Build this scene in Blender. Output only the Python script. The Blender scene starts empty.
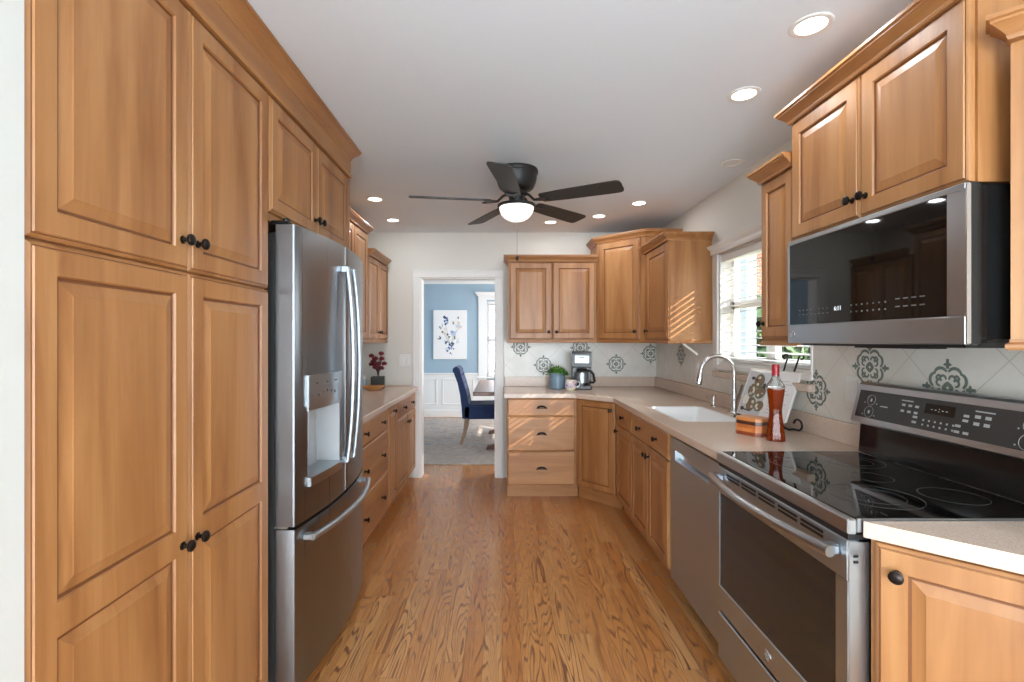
import bpy, bmesh, math, random
from mathutils import Vector, Matrix
R = math.radians
PI = math.pi
random.seed(7)
C = bpy.context.scene.collection
SC = bpy.context.scene

# ------------------------------------------------------------------ camera
cam_d = bpy.data.cameras.new('camera')
cam = bpy.data.objects.new('camera', cam_d)
C.objects.link(cam)
cam.location = (0, 0, 1.37)
cam.rotation_euler = (R(90), 0, 0)
cam_d.sensor_width = 36
cam_d.lens = 485 / 1024 * 36
cam_d.shift_x = 10 / 1024
cam_d.shift_y = -1 / 1024
cam_d.clip_start = 0.02
SC.camera = cam

# ------------------------------------------------------------------ world, sun, fill lamps, exposure
SC.view_settings.view_transform = 'Standard'
SC.view_settings.look = 'None'
SC.view_settings.gamma = 1
SC.view_settings.use_curve_mapping = False
SC.view_settings.exposure = 0.35
SC.cycles.use_denoising = True
SC.cycles.max_bounces = 10
SC.cycles.diffuse_bounces = 6
SC.cycles.glossy_bounces = 5
SC.cycles.transmission_bounces = 8
SC.cycles.sample_clamp_indirect = 6
SC.cycles.caustics_reflective = False
SC.cycles.caustics_refractive = False

w = bpy.data.worlds.new('sky')
SC.world = w
w.use_nodes = True
bg = w.node_tree.nodes['Background']
bg.inputs[0].default_value = (0.80, 0.90, 1.0, 1)
bg.inputs[1].default_value = 5.0

def lamp(name, kind, loc, energy, color=(1, 1, 1), rot=(0, 0, 0), parent=None, **kw):
    d = bpy.data.lights.new(name, kind)
    d.energy = energy
    d.color = color
    for k, v in kw.items():
        setattr(d, k, v)
    o = bpy.data.objects.new(name, d)
    C.objects.link(o)
    o.location = loc
    o.rotation_euler = rot
    if parent:
        o.parent = parent
    return o

SUN_DIR = Vector((-1.34, 1.30, -0.93)).normalized()
sun = lamp('sun', 'SUN', (8, -4, 8), 8.0, (1, .95, .86), angle=R(0.5))
sun.rotation_euler = SUN_DIR.to_track_quat('-Z', 'Y').to_euler()
# added unseen fill lamps: three behind the camera, one in the dining room
FILL_TINT = (.84, .93, 1.0)
lamp('rear_fill', 'AREA', (0.3, -5.45, 1.35), 270, FILL_TINT, (R(64), 0, 0), shape='RECTANGLE', size=5.0, size_y=2.1)
lamp('east_fill', 'AREA', (3.9, -3.2, 1.45), 95, FILL_TINT, (0, R(90), 0), shape='RECTANGLE', size=1.9, size_y=3.0)
lamp('west_fill', 'AREA', (-3.4, -3.2, 1.45), 80, FILL_TINT, (0, R(-90), 0), shape='RECTANGLE', size=1.9, size_y=3.0)
lamp('dining_fill', 'AREA', (2.35, 6.9, 1.5), 92, (1.0, .98, 1.0), (0, R(90), 0), shape='RECTANGLE', size=1.7, size_y=2.2)

# ------------------------------------------------------------------ node helpers / materials
def mat(name, color=(.8, .8, .8), rough=.5, metal=0., **kw):
    m = bpy.data.materials.new(name)
    m.use_nodes = True
    b = m.node_tree.nodes['Principled BSDF']
    b.inputs['Base Color'].default_value = (*color, 1)
    b.inputs['Roughness'].default_value = rough
    b.inputs['Metallic'].default_value = metal
    for k, v in kw.items():
        b.inputs[k].default_value = v
    return m

def srgb(r, g, b):
    f = lambda c: (c / 255 / 12.92) if c / 255 <= .04045 else ((c / 255 + .055) / 1.055) ** 2.4
    return (f(r), f(g), f(b))

class NT:
    def __init__(s, m):
        s.t = m.node_tree
        s.b = s.t.nodes['Principled BSDF']
    def n(s, typ, **kw):
        x = s.t.nodes.new(typ)
        for k, v in kw.items():
            setattr(x, k, v)
        return x
    def l(s, a, b):
        s.t.links.new(a, b)
    def math(s, op, a, b=None, c=None):
        x = s.n('ShaderNodeMath', operation=op)
        for i, v in enumerate((a, b, c)):
            if v is None:
                continue
            if isinstance(v, (int, float)):
                x.inputs[i].default_value = v
            else:
                s.l(v, x.inputs[i])
        return x.outputs[0]
    def coords(s, scale=(1, 1, 1), which='Object', jitter=True):
        tc = s.n('ShaderNodeTexCoord')
        mp = s.n('ShaderNodeMapping')
        mp.inputs['Scale'].default_value = scale
        s.l(tc.outputs[which], mp.inputs['Vector'])
        if jitter:
            oi = s.n('ShaderNodeObjectInfo')
            r = s.math('MULTIPLY', oi.outputs['Random'], 37.0)
            cb = s.n('ShaderNodeCombineXYZ')
            for i in range(3):
                s.l(r, cb.inputs[i])
            s.l(cb.outputs[0], mp.inputs['Location'])
        return mp.outputs[0]
    def noise(s, vec, scale, detail=3, rough=.5, dist=0.):
        x = s.n('ShaderNodeTexNoise')
        x.inputs['Scale'].default_value = scale
        x.inputs['Detail'].default_value = detail
        x.inputs['Roughness'].default_value = rough
        x.inputs['Distortion'].default_value = dist
        if vec is not None:
            s.l(vec, x.inputs['Vector'])
        return x.outputs['Fac']
    def ramp(s, fac, stops):
        x = s.n('ShaderNodeValToRGB')
        e = x.color_ramp.elements
        while len(e) < len(stops):
            e.new(.5)
        for i, (p, c) in enumerate(stops):
            e[i].position = p
            e[i].color = (*c, 1) if len(c) == 3 else c
        s.l(fac, x.inputs[0])
        return x.outputs[0]
    def mix(s, fac, a, b, blend='MIX'):
        x = s.n('ShaderNodeMix', data_type='RGBA', blend_type=blend)
        for sock, v in ((x.inputs[0], fac), (x.inputs[6], a), (x.inputs[7], b)):
            if isinstance(v, (int, float)):
                sock.default_value = v
            elif isinstance(v, tuple):
                sock.default_value = (*v, 1) if len(v) == 3 else v
            else:
                s.l(v, sock)
        return x.outputs[2]
    def bump(s, h, strength=.2, dist=.002):
        x = s.n('ShaderNodeBump')
        x.inputs['Strength'].default_value = strength
        x.inputs['Distance'].default_value = dist
        s.l(h, x.inputs['Height'])
        s.l(x.outputs[0], s.b.inputs['Normal'])

def wood(name, light, mid, dark, scale=(9, 9, .9), rough=.42, coat=.12):
    m = mat(name, mid, rough)
    t = NT(m)
    v = t.coords(scale)
    a = t.noise(v, 1.1, 4, .55, .7)
    v2 = t.coords((scale[0] * 8, scale[1] * 8, scale[2] * 8) if False else tuple(q * 6 if q > 2 else q * 2.5 for q in scale))
    f = t.noise(v2, 1.6, 5, .6, .2)
    c = t.ramp(a, [(.30, dark), (.50, mid), (.72, light)])
    c2 = t.ramp(f, [(.35, (.90, .88, .86)), (.6, (1, 1, 1))])
    c = t.mix(.6, c, c2, 'MULTIPLY')
    oi = t.n('ShaderNodeObjectInfo')
    tint = t.ramp(oi.outputs['Random'], [(0, (.92, .91, .90)), (1, (1.0, 1.0, 1.0))])
    c = t.mix(1., c, tint, 'MULTIPLY')
    t.l(c, t.b.inputs['Base Color'])
    m.node_tree.nodes['Principled BSDF'].inputs['Coat Weight'].default_value = coat
    m.node_tree.nodes['Principled BSDF'].inputs['Coat Roughness'].default_value = .32
    t.bump(f, .05, .001)
    return m

WL, WM_, WD = srgb(186, 136, 87), srgb(172, 119, 71), srgb(149, 97, 54)
M = {}
M['maple'] = wood('honey_maple', WL, WM_, WD)
M['maple_h'] = wood('honey_maple_across', WL, WM_, WD, (.9, 9, 9))
M['maple_y'] = wood('honey_maple_depth', WL, WM_, WD, (9, .9, 9))
M['glaze'] = mat('brown_glaze', srgb(116, 70, 38), .45)
M['cavity'] = mat('dark_gap', (.02, .014, .01), .8)
M['bronze'] = mat('oil_rubbed_bronze', (.028, .021, .018), .32, .75)
M['steel'] = mat('stainless_steel', (.45, .50, .54), .27, 1.)
t = NT(M['steel'])
nz = t.noise(t.coords((220, 220, 1.2), jitter=False), 1., 2, .5)
t.l(t.math('MULTIPLY_ADD', nz, .12, .32), t.b.inputs['Roughness'])
M['steel_h'] = mat('brushed_steel', (.46, .48, .50), .28, 1.)
M['slate'] = mat('dark_stainless', (.27, .282, .295), .26, 1.)
t = NT(M['slate'])
nz = t.noise(t.coords((160, 160, 1.0), jitter=False), 1., 2, .5)
t.l(t.math('MULTIPLY_ADD', nz, .12, .24), t.b.inputs['Roughness'])
M['chrome'] = mat('polished_nickel', (.62, .61, .60), .22, 1.)
M['blackglass'] = mat('black_glass', (.004, .004, .004), .03, 0., **{'Specular IOR Level': .45})
M['oven_glass'] = mat('oven_glass', (.022, .020, .018), .06, 0.)
M['black'] = mat('black_plastic', (.007, .007, .007), .3)
M['black_gloss'] = mat('black_enamel', (.008, .008, .008), .12)
M['charcoal'] = mat('charcoal_panel', (.035, .034, .033), .25)
M['grey_plastic'] = mat('grey_plastic', (.42, .43, .44), .3)
M['white_plastic'] = mat('white_plastic', (.80, .80, .78), .4)
M['icon'] = mat('printed_icons', (.42, .42, .41), .5)
M['display'] = mat('display_digits', (.5, .5, .5), .5, **{'Emission Color': (.85, .92, 1, 1), 'Emission Strength': .7})
M['trim'] = mat('white_trim_paint', srgb(232, 231, 228), .42)
M['wall'] = mat('greige_wall_paint', srgb(222, 219, 211), .75)
M['wall_cool'] = mat('pale_grey_wall_paint', srgb(208, 207, 201), .75)
M['ceiling'] = mat('ceiling_paint', srgb(228, 235, 242), .85)
t = NT(M['ceiling'])
t.bump(t.noise(t.coords((1, 1, 1), jitter=False), 60, 3, .6), .12, .004)
M['blue'] = mat('blue_wall_paint', srgb(156, 178, 192), .75)
M['porcelain'] = mat('white_porcelain', (.86, .86, .85), .12)
M['glass'] = mat('clear_glass', (1, 1, 1), .0, 0., **{'Transmission Weight': 1.0, 'IOR': 1.45})
M['lens'] = mat('lit_lens', (.9, .9, .9), .5, **{'Emission Color': (1, .97, .92, 1), 'Emission Strength': 5.0})
M['bowl'] = mat('frosted_bowl', (.9, .88, .84), .4, **{'Emission Color': (1, .96, .90, 1), 'Emission Strength': .9})
M['fan'] = mat('matte_black_metal', (.022, .021, .021), .45, .3)
M['blade'] = mat('black_fan_blade', (.032, .031, .030), .55)
M['iron'] = mat('wrought_iron', (.012, .011, .011), .5, .4)

# speckled solid-surface worktop
M['counter'] = mat('speckled_worktop', srgb(205, 176, 152), .22)
t = NT(M['counter'])
v = t.coords((1, 1, 1), jitter=False)
n1 = t.noise(v, 420, 2, .6)
n2 = t.noise(v, 160, 2, .6)
c = t.ramp(n1, [(.34, srgb(168, 142, 124)), (.47, srgb(212, 190, 172)), (.62, srgb(217, 196, 178)), (.72, srgb(236, 222, 208))])
c = t.mix(.35, c, t.ramp(n2, [(.4, srgb(202, 178, 160)), (.6, srgb(222, 202, 184))]))
t.l(c, t.b.inputs['Base Color'])

# tile with diagonal joints: coordinates across (given axis) and z
def tile_mat(name, axis, origin, pitch):
    m = mat(name, srgb(222, 219, 210), .28)
    t = NT(m)
    tc = t.n('ShaderNodeTexCoord')
    sp = t.n('ShaderNodeSeparateXYZ')
    t.l(tc.outputs['Object'], sp.inputs[0])
    a = sp.outputs[axis]
    z = sp.outputs[2]
    a = t.math('SUBTRACT', a, origin[0])
    z = t.math('SUBTRACT', z, origin[1])
    lines = None
    for op in ('ADD', 'SUBTRACT'):
        d = t.math('DIVIDE', t.math(op, a, z), pitch)
        fr = t.math('ABSOLUTE', t.math('SUBTRACT', t.math('FRACT', d), .5))
        g = t.math('GREATER_THAN', fr, .5 - .0028 / pitch)
        lines = g if lines is None else t.math('MAXIMUM', lines, g)
    nv = t.noise(t.coords((1, 1, 1), jitter=False), 5, 3, .5)
    base = t.ramp(nv, [(.35, srgb(216, 212, 202)), (.65, srgb(227, 224, 216))])
    c = t.mix(lines, base, srgb(203, 198, 188))
    t.l(c, t.b.inputs['Base Color'])
    t.bump(t.math('SUBTRACT', 1., lines), .3, .002)
    return m
M['tile_x'] = tile_mat('diagonal_tile_back', 0, (.4, 1.12), .36)
M['tile_y'] = tile_mat('diagonal_tile_side', 1, (2.364, 1.126), .36)
M['stencil'] = mat('sage_stencil', srgb(112, 124, 116), .5)

# oak strip floor
def floor_mat():
    m = mat('oak_strip_floor', srgb(190, 122, 66), .30)
    t = NT(m)
    tc = t.n('ShaderNodeTexCoord')
    sp = t.n('ShaderNodeSeparateXYZ')
    t.l(tc.outputs['Object'], sp.inputs[0])
    x, y = sp.outputs[0], sp.outputs[1]
    wv = t.n('ShaderNodeTexWhiteNoise', noise_dimensions='1D')
    xi = t.math('DIVIDE', x, .083)
    row = t.math('FLOOR', xi)
    t.l(row, wv.inputs['W'])
    yy = t.math('MULTIPLY_ADD', wv.outputs['Value'], 7.3, y)
    yi = t.math('DIVIDE', yy, 1.15)
    col = t.math('FLOOR', yi)
    w2 = t.n('ShaderNodeTexWhiteNoise', noise_dimensions='2D')
    cb = t.n('ShaderNodeCombineXYZ')
    t.l(row, cb.inputs[0]); t.l(col, cb.inputs[1])
    t.l(cb.outputs[0], w2.inputs['Vector'])
    rnd = w2.outputs['Value']
    # cathedral grain: contour lines of a stretched noise, shifted per board
    cv = t.n('ShaderNodeCombineXYZ')
    t.l(t.math('MULTIPLY', x, 7.0), cv.inputs[0])
    t.l(t.math('MULTIPLY', y, .5), cv.inputs[1])
    t.l(t.math('MULTIPLY', rnd, 50.), cv.inputs[2])
    h = t.noise(cv.outputs[0], 1.25, 2.2, .5, .12)
    s = t.math('SINE', t.math('MULTIPLY', h, 170.))
    lines = t.ramp(s, [(.40, (0, 0, 0)), (.92, (1, 1, 1))])
    cv2 = t.n('ShaderNodeCombineXYZ')
    t.l(t.math('MULTIPLY', x, 260.), cv2.inputs[0])
    t.l(t.math('MULTIPLY', y, 9.), cv2.inputs[1])
    t.l(rnd, cv2.inputs[2])
    fine = t.noise(cv2.outputs[0], 1., 3, .6)
    base = t.ramp(rnd, [(0., srgb(196, 129, 70)), (.35, srgb(203, 140, 81)), (.7, srgb(208, 148, 89)), (1., srgb(214, 157, 99))])
    dark = t.mix(1., base, srgb(122, 72, 42), 'MULTIPLY')
    strength = t.math('MULTIPLY_ADD', fine, .8, .30)
    c = t.mix(t.math('MULTIPLY', t.math('MULTIPLY', lines, strength), t.math('MULTIPLY_ADD', w2.outputs['Color'], .7, .55)), base, dark)
    c = t.mix(.55, c, t.ramp(fine, [(.3, (.78, .74, .70)), (.58, (1, 1, 1))]), 'MULTIPLY')
    # joints
    jx = t.math('GREATER_THAN', t.math('ABSOLUTE', t.math('SUBTRACT', t.math('FRACT', xi), .5)), .5 - .0009 / .083)
    jy = t.math('GREATER_THAN', t.math('ABSOLUTE', t.math('SUBTRACT', t.math('FRACT', yi), .5)), .5 - .0010 / 1.15)
    j = t.math('MAXIMUM', jx, jy)
    c = t.mix(t.math('MULTIPLY', j, .6), c, srgb(92, 52, 26))
    t.l(c, t.b.inputs['Base Color'])
    t.l(t.math('MULTIPLY_ADD', lines, .08, .24), t.b.inputs['Roughness'])
    return m
M['floor'] = floor_mat()

# ------------------------------------------------------------------ mesh builder
class MB:
    def __init__(s):
        s.bm = bmesh.new()
    def face(s, pts, mi=0):
        f = s.bm.faces.new([s.bm.verts.new(p) for p in pts])
        f.material_index = mi
        return f
    def box(s, x0, x1, y0, y1, z0, z1, mi=0, bevel=0., seg=1):
        x0, x1 = min(x0, x1), max(x0, x1)
        y0, y1 = min(y0, y1), max(y0, y1)
        z0, z1 = min(z0, z1), max(z0, z1)
        v = [s.bm.verts.new((x, y, z)) for z in (z0, z1) for y in (y0, y1) for x in (x0, x1)]
        fs = []
        for q in ((0, 2, 3, 1), (4, 5, 7, 6), (0, 1, 5, 4), (2, 6, 7, 3), (0, 4, 6, 2), (1, 3, 7, 5)):
            f = s.bm.faces.new([v[i] for i in q])
            f.material_index = mi
            fs.append(f)
        if bevel:
            es = {e for f in fs for e in f.edges}
            r = bmesh.ops.bevel(s.bm, geom=list(es), offset=bevel, segments=seg, profile=.5, affect='EDGES')
            for f in r['faces']:
                f.material_index = mi
        return s
    def loft(s, loops, cap0=True, cap1=True, mi=0, closed=True, mis=None):
        rows = [[s.bm.verts.new(p) for p in lp] for lp in loops]
        n = len(rows[0])
        for k in range(len(rows) - 1):
            a, b = rows[k], rows[k + 1]
            for i in range(n if closed else n - 1):
                j = (i + 1) % n
                f = s.bm.faces.new((a[i], a[j], b[j], b[i]))
                f.material_index = mis[k] if mis else mi
        if cap0:
            f = s.bm.faces.new(rows[0][::-1]); f.material_index = mis[0] if mis else mi
        if cap1:
            f = s.bm.faces.new(rows[-1]); f.material_index = mis[-1] if mis else mi
        return s
    def prism(s, poly, axis, a, b, mi=0):
        def P(p, h):
            return {'x': (h, p[0], p[1]), 'y': (p[0], h, p[1]), 'z': (p[0], p[1], h)}[axis]
        return s.loft([[P(p, a) for p in poly], [P(p, b) for p in poly]], mi=mi)
    def lathe(s, prof, c=(0, 0, 0), seg=24, mi=0, axis='z', cap=True):
        loops = []
        for r, h in prof:
            lp = []
            for i in range(seg):
                a = 2 * PI * i / seg
                u, v_ = r * math.cos(a), r * math.sin(a)
                p = {'z': (u, v_, h), 'y': (u, h, v_), 'x': (h, u, v_)}[axis]
                lp.append((c[0] + p[0], c[1] + p[1], c[2] + p[2]))
            loops.append(lp)
        return s.loft(loops, cap, cap, mi)
    def tube(s, pts, r, seg=10, mi=0, closed=False):
        pts = [Vector(p) for p in pts]
        n = len(pts)
        rr = r if isinstance(r, (list, tuple)) else [r] * n
        loops = []
        up = None
        for i, p in enumerate(pts):
            if closed:
                d = pts[(i + 1) % n] - pts[i - 1]
            else:
                d = pts[min(i + 1, n - 1)] - pts[max(i - 1, 0)]
            d.normalize()
            if up is None:
                up = Vector((0, 0, 1)) if abs(d.z) < .9 else Vector((1, 0, 0))
            sd = d.cross(up)
            if sd.length < 1e-5:
                sd = d.orthogonal()
            sd.normalize()
            up = sd.cross(d).normalized()
            loops.append([tuple(p + (sd * math.cos(2 * PI * k / seg) + up * math.sin(2 * PI * k / seg)) * rr[i]) for k in range(seg)])
        if closed:
            loops.append(loops[0])
            return s.loft(loops, False, False, mi)
        return s.loft(loops, True, True, mi)
    def ball(s, c, r, seg=12, rings=8, mi=0, sc=(1, 1, 1)):
        pr = [(max(1e-4, math.sin(PI * k / rings)) , -math.cos(PI * k / rings)) for k in range(rings + 1)]
        loops = [[(c[0] + sc[0] * r * q * math.cos(2 * PI * i / seg), c[1] + sc[1] * r * q * math.sin(2 * PI * i / seg), c[2] + sc[2] * r * h) for i in range(seg)] for q, h in pr]
        return s.loft(loops, True, True, mi)
    def sweep(s, path, prof, mi=0, closed=False):
        """profile (outward, z) along a plan path; outward is to the right of travel; mitred"""
        n = len(path)
        loops = []
        P = [Vector((p[0], p[1])) for p in path]
        for i in range(n):
            def nrm(a, b):
                d = (b - a).normalized()
                return Vector((d.y, -d.x))
            if i == 0:
                m = nrm(P[0], P[1]); k = 1
            elif i == n - 1:
                m = nrm(P[-2], P[-1]); k = 1
            else:
                n1, n2 = nrm(P[i - 1], P[i]), nrm(P[i], P[i + 1])
                m = (n1 + n2).normalized()
                k = 1 / max(.2, m.dot(n1))
            loops.append([(P[i].x + m.x * o * k, P[i].y + m.y * o * k, z) for o, z in prof])
        return s.loft(loops, True, True, mi)
    def xf(s, mtx):
        bmesh.ops.transform(s.bm, matrix=mtx, verts=s.bm.verts[:])
        return s
    def build(s, name, mats, parent=None, smooth=False, angle=35, recalc=True):
        if recalc:
            bmesh.ops.recalc_face_normals(s.bm, faces=s.bm.faces[:])
        me = bpy.data.meshes.new(name)
        s.bm.to_mesh(me)
        s.bm.free()
        for m in (mats if isinstance(mats, (list, tuple)) else [mats]):
            me.materials.append(M[m] if isinstance(m, str) else m)
        if smooth:
            me.polygons.foreach_set('use_smooth', [True] * len(me.polygons))
            me.set_sharp_from_angle(angle=R(angle))
        o = bpy.data.objects.new(name, me)
        C.objects.link(o)
        if parent:
            o.parent = parent
        return o

def tag(o, label=None, cat=None, group=None, kind=None):
    for k, v in (('label', label), ('category', cat), ('group', group), ('kind', kind)):
        if v:
            o[k] = v
    return o

def thing(name, label, cat, loc=(0, 0, 0), rz=0., group=None, kind=None):
    o = bpy.data.objects.new(name, None)
    C.objects.link(o)
    o.empty_display_size = .05
    o.location = loc
    o.rotation_euler = (0, 0, R(rz))
    return tag(o, label, cat, group, kind)

def struct(mb, name, mats, parent=None, **kw):
    o = mb.build(name, mats, parent, **kw)
    if not parent:
        o['kind'] = 'structure'
    return o

def copy_tree(o, parent=None, loc=None):
    c = o.copy()
    C.objects.link(c)
    if parent:
        c.parent = parent
    if loc:
        c.location = loc
    for ch in list(o.children):
        copy_tree(ch, c)
    return c

def text_mesh(s, body, size, mtx, mi=0, extrude=.0004, align='CENTER'):
    cu = bpy.data.curves.new('lettering', 'FONT')
    cu.body = body
    cu.size = size
    cu.extrude = extrude
    cu.align_x = align
    cu.align_y = 'CENTER'
    cu.resolution_u = 2
    ob = bpy.data.objects.new('lettering', cu)
    C.objects.link(ob)
    dg = bpy.context.evaluated_depsgraph_get()
    me = bpy.data.meshes.new_from_object(ob.evaluated_get(dg))
    me.transform(mtx)
    n = len(s.bm.faces)
    s.bm.from_mesh(me)
    s.bm.faces.ensure_lookup_table()
    for f in s.bm.faces[n:]:
        f.material_index = mi
    bpy.data.objects.remove(ob)
    bpy.data.meshes.remove(me)
    bpy.data.curves.remove(cu)

# ------------------------------------------------------------------ dimensions of the room
XL, XR, YB, CH = -1.46, 1.54, 4.83, 2.44
YREAR, YK = -5.5, -.7      # end of the unseen room behind the camera, set deep for even fill, start of the kitchen walls
DX0, DX1, DZ = -.812, -.062, 1.990           # doorway in the back wall
WY0, WY1, WZ0, WZ1 = 2.40, 3.44, 1.20, 1.985  # window in the wall beside the sink
TW = .13

# ---- setting
struct(MB().box(-1.8, 2.6, -.30, 8.72, -.06, 0), 'floor', 'floor')
struct(MB().box(-3.6, 4.1, YREAR - .1, -.30, -.06, 0), 'floor_bounce', mat('pale_bounce_floor', srgb(240, 242, 244), .6))  # unseen pale floor, added to bounce neutral light onto the ceiling
struct(MB().box(-1.8, 1.70, YK, YB + TW, CH, CH + .06).box(-3.6, 4.1, YREAR - .1, YK, CH, CH + .06), 'ceiling', 'ceiling')
struct(MB().box(XL - .1, XL, .86, YB + TW, 0, CH), 'wall_left', 'wall')
struct(MB().box(-3.5, -.851, YK, YK + .12, 0, CH).box(-1.75, -.851, YK + .12, .864, 0, CH), 'wall_front_left', 'wall_cool')
m = MB()
m.box(XR, XR + TW, YK + .12, WY0, 0, CH)
m.box(XR, 4.0, YK, YK + .12, 0, CH)
m.box(XR, XR + TW, WY1, YB + TW, 0, CH)
m.box(XR, XR + TW, WY0, WY1, 0, WZ0)
m.box(XR, XR + TW, WY0, WY1, WZ1, CH)
struct(m, 'wall_right', 'wall')
m = MB()
m.box(XL, DX0, YB, YB + TW, 0, CH)
m.box(DX1, XR, YB, YB + TW, 0, CH)
m.box(DX0, DX1, YB, YB + TW, DZ, CH)
struct(m, 'wall_back', 'wall')
m = MB()
m.box(-3.5, -2.3, YREAR - .1, YREAR, 0, CH)
m.box(2.9, 4.0, YREAR - .1, YREAR, 0, CH)
m.box(-2.3, 2.9, YREAR - .1, YREAR, 2.42, CH)
m.box(-2.3, 2.9, YREAR - .1, YREAR, 0, .05)
m.box(-3.6, -3.5, YREAR - .1, YK + .12, 0, CH)
m.box(4.0, 4.1, YREAR - .1, YK + .12, 0, CH)
struct(m, 'wall_rear', 'wall')

# doorway casing into the dining room
m = MB()
cw, cd = .075, .022
for s_ in (0, 1):
    y0, y1 = (YB - cd, YB) if s_ == 0 else (YB + TW, YB + TW + cd)
    for a, b in ((DX0 - cw, DX0), (DX1, DX1 + cw)):
        m.box(a, b, y0, y1, 0, DZ, bevel=.004)
        m.box(a if a < -.5 else b - .022, a + .022 if a < -.5 else b, y0 - (.008 if s_ == 0 else 0), y1, 0, DZ, bevel=.003)
    m.box(DX0 - cw, DX1 + cw, y0, y1, DZ, DZ + cw, bevel=.004)
    m.box(DX0 - cw, DX1 + cw, y0 - (.008 if s_ == 0 else 0), y1, DZ + cw - .022, DZ + cw, bevel=.003)
m.box(DX0, DX0 + .012, YB - .005, YB + TW + .005, 0, DZ)
m.box(DX1 - .012, DX1, YB - .005, YB + TW + .005, 0, DZ)
m.box(DX0 + .012, DX1 - .012, YB - .005, YB + TW + .005, DZ - .012, DZ)
struct(m, 'door_1', 'trim')

# baseboards of the kitchen that show
struct(MB().box(XL + .62, DX0 - cw, YB - .014, YB, 0, .09, bevel=.003), 'baseboard_back', 'trim')

# ------------------------------------------------------------------ dining room beyond the doorway
DYF = 8.62
struct(MB().box(-1.7, 2.5, YB + TW, DYF + .1, CH, CH + .06), 'ceiling_dining', 'ceiling')
struct(MB().box(-1.8, -1.7, YB + TW, DYF + .1, 0, CH), 'wall_dining_left', 'blue')
struct(MB().box(2.5, 2.6, YB + TW, DYF + .1, 0, CH), 'wall_dining_right', 'blue')
DW0, DW1, DWZ0, DWZ1 = -.27, .75, .72, 2.06
m = MB()
m.box(-1.7, DW0, DYF, DYF + .1, 0, CH)
m.box(DW1, 2.5, DYF, DYF + .1, 0, CH)
m.box(DW0, DW1, DYF, DYF + .1, 0, DWZ0)
m.box(DW0, DW1, DYF, DYF + .1, DWZ1, CH)
struct(m, 'wall_dining_far', 'blue')
struct(MB().box(-1.7, -.02 + DX0 - .1, YB + TW + .003, YB + TW + .012, 0, CH), 'wall_dining_near', 'blue')
# crown moulding along the far wall
struct(MB().sweep([(-1.7, DYF), (2.5, DYF)], [(0, CH - .075), (.012, CH - .075), (.02, CH - .05), (.05, CH - .02), (.06, CH - .001), (0, CH - .001)]), 'trim_1', 'trim')
# wainscot: cap rail, frames of panel moulding, base
m = MB()
WZ = .785
m.box(-1.7, -.43, DYF - .012, DYF, .0, WZ - .02)
m.box(.9, 2.5, DYF - .012, DYF, .0, WZ - .02)
m.box(-.43, .9, DYF - .012, DYF, .0, DWZ0 - .06)
m.box(-1.7, -.425, DYF - .035, DYF, WZ - .03, WZ, bevel=.006)
m.box(-1.7, 2.5, DYF - .03, DYF - .012, 0, .13, bevel=.005)
for x0, x1 in ((-1.62, -1.15), (-1.06, -.50)):
    for a, b, c_, d_ in ((x0, x1, .22, .24), (x0, x1, .66, .68), (x0, x0 + .02, .22, .68), (x1 - .02, x1, .22, .68)):
        m.box(a, b, DYF - .024, DYF - .012, c_, d_, bevel=.003)
struct(m, 'trim_2', 'trim')
# dining window with cornice head and casing
m = MB()
m.box(DW0 - .15, DW0, DYF - .022, DYF, .60, DWZ1 + .02, bevel=.004)
m.box(DW1, DW1 + .15, DYF - .022, DYF, .60, DWZ1 + .02, bevel=.004)
m.box(DW0 - .15, DW1 + .15, DYF - .026, DYF, DWZ1 + .02, DWZ1 + .09)
m.sweep([(DW0 - .16, DYF), (DW0 - .16, DYF - .03), (DW1 + .16, DYF - .03), (DW1 + .16, DYF)][::-1], [(0, DWZ1 + .09), (-.01, DWZ1 + .09), (-.03, DWZ1 + .13), (-.045, DWZ1 + .14), (-.045, DWZ1 + .16), (0, DWZ1 + .16)])
m.box(DW0 - .17, DW1 + .17, DYF - .06, DYF, DWZ0 - .03, DWZ0, bevel=.005)
for a, b in ((DW0, DW0 + .05), (DW1 - .05, DW1), (.215, .265)):
    m.box(a, b, DYF + .03, DYF + .07, DWZ0, DWZ1)
for a, b in ((DWZ0, DWZ0 + .05), (DWZ1 - .05, DWZ1), (1.36, 1.42)):
    m.box(DW0, DW1, DYF + .03, DYF + .07, a, b)
struct(m, 'window_2', 'trim')

def blind(name, label, loc, rz, width, z0, z1, pitch, tilt, depth=.05):
    b = thing(name, label, 'blind', loc, rz)
    MB().box(0, width, -.03, .03, z1 - .05, z1, bevel=.004).build('headrail', 'trim', b)
    s = MB()
    z = z0 + .03
    ca, sa = math.cos(tilt), math.sin(tilt)
    while z < z1 - .06:
        pr = []
        for q in (-1, -.5, 0, .5, 1):
            y = q * depth / 2
            hz = .0035 * (1 - q * q)
            pr.append((y * ca, z + y * sa + hz))
        lo = [(p[0], p[1] - .0026) for p in pr[::-1]]
        s.prism([*pr, *lo], 'x', .006, width - .006)
        z += pitch
    s.build('slats', 'trim', b, smooth=True)
    MB().box(.004, width - .004, -.024, .024, z0, z0 + .018, bevel=.004).build('bottom_rail', 'trim', b)
    for x in (width * .16, width * .84):
        for y in (-.027, .027):
            MB().tube([(x, y, z0 + .01), (x, y, z1 - .03)], .0012, 5).build('ladder_cord', 'white_plastic', b)
    return b

blind('window_blind', 'white slatted blind in the dining room window behind the table', (DW0 + .01, DYF + .005, 0), 0, DW1 - DW0 - .02, DWZ0 + .002, DWZ1 - .004, .046, R(38))

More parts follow.
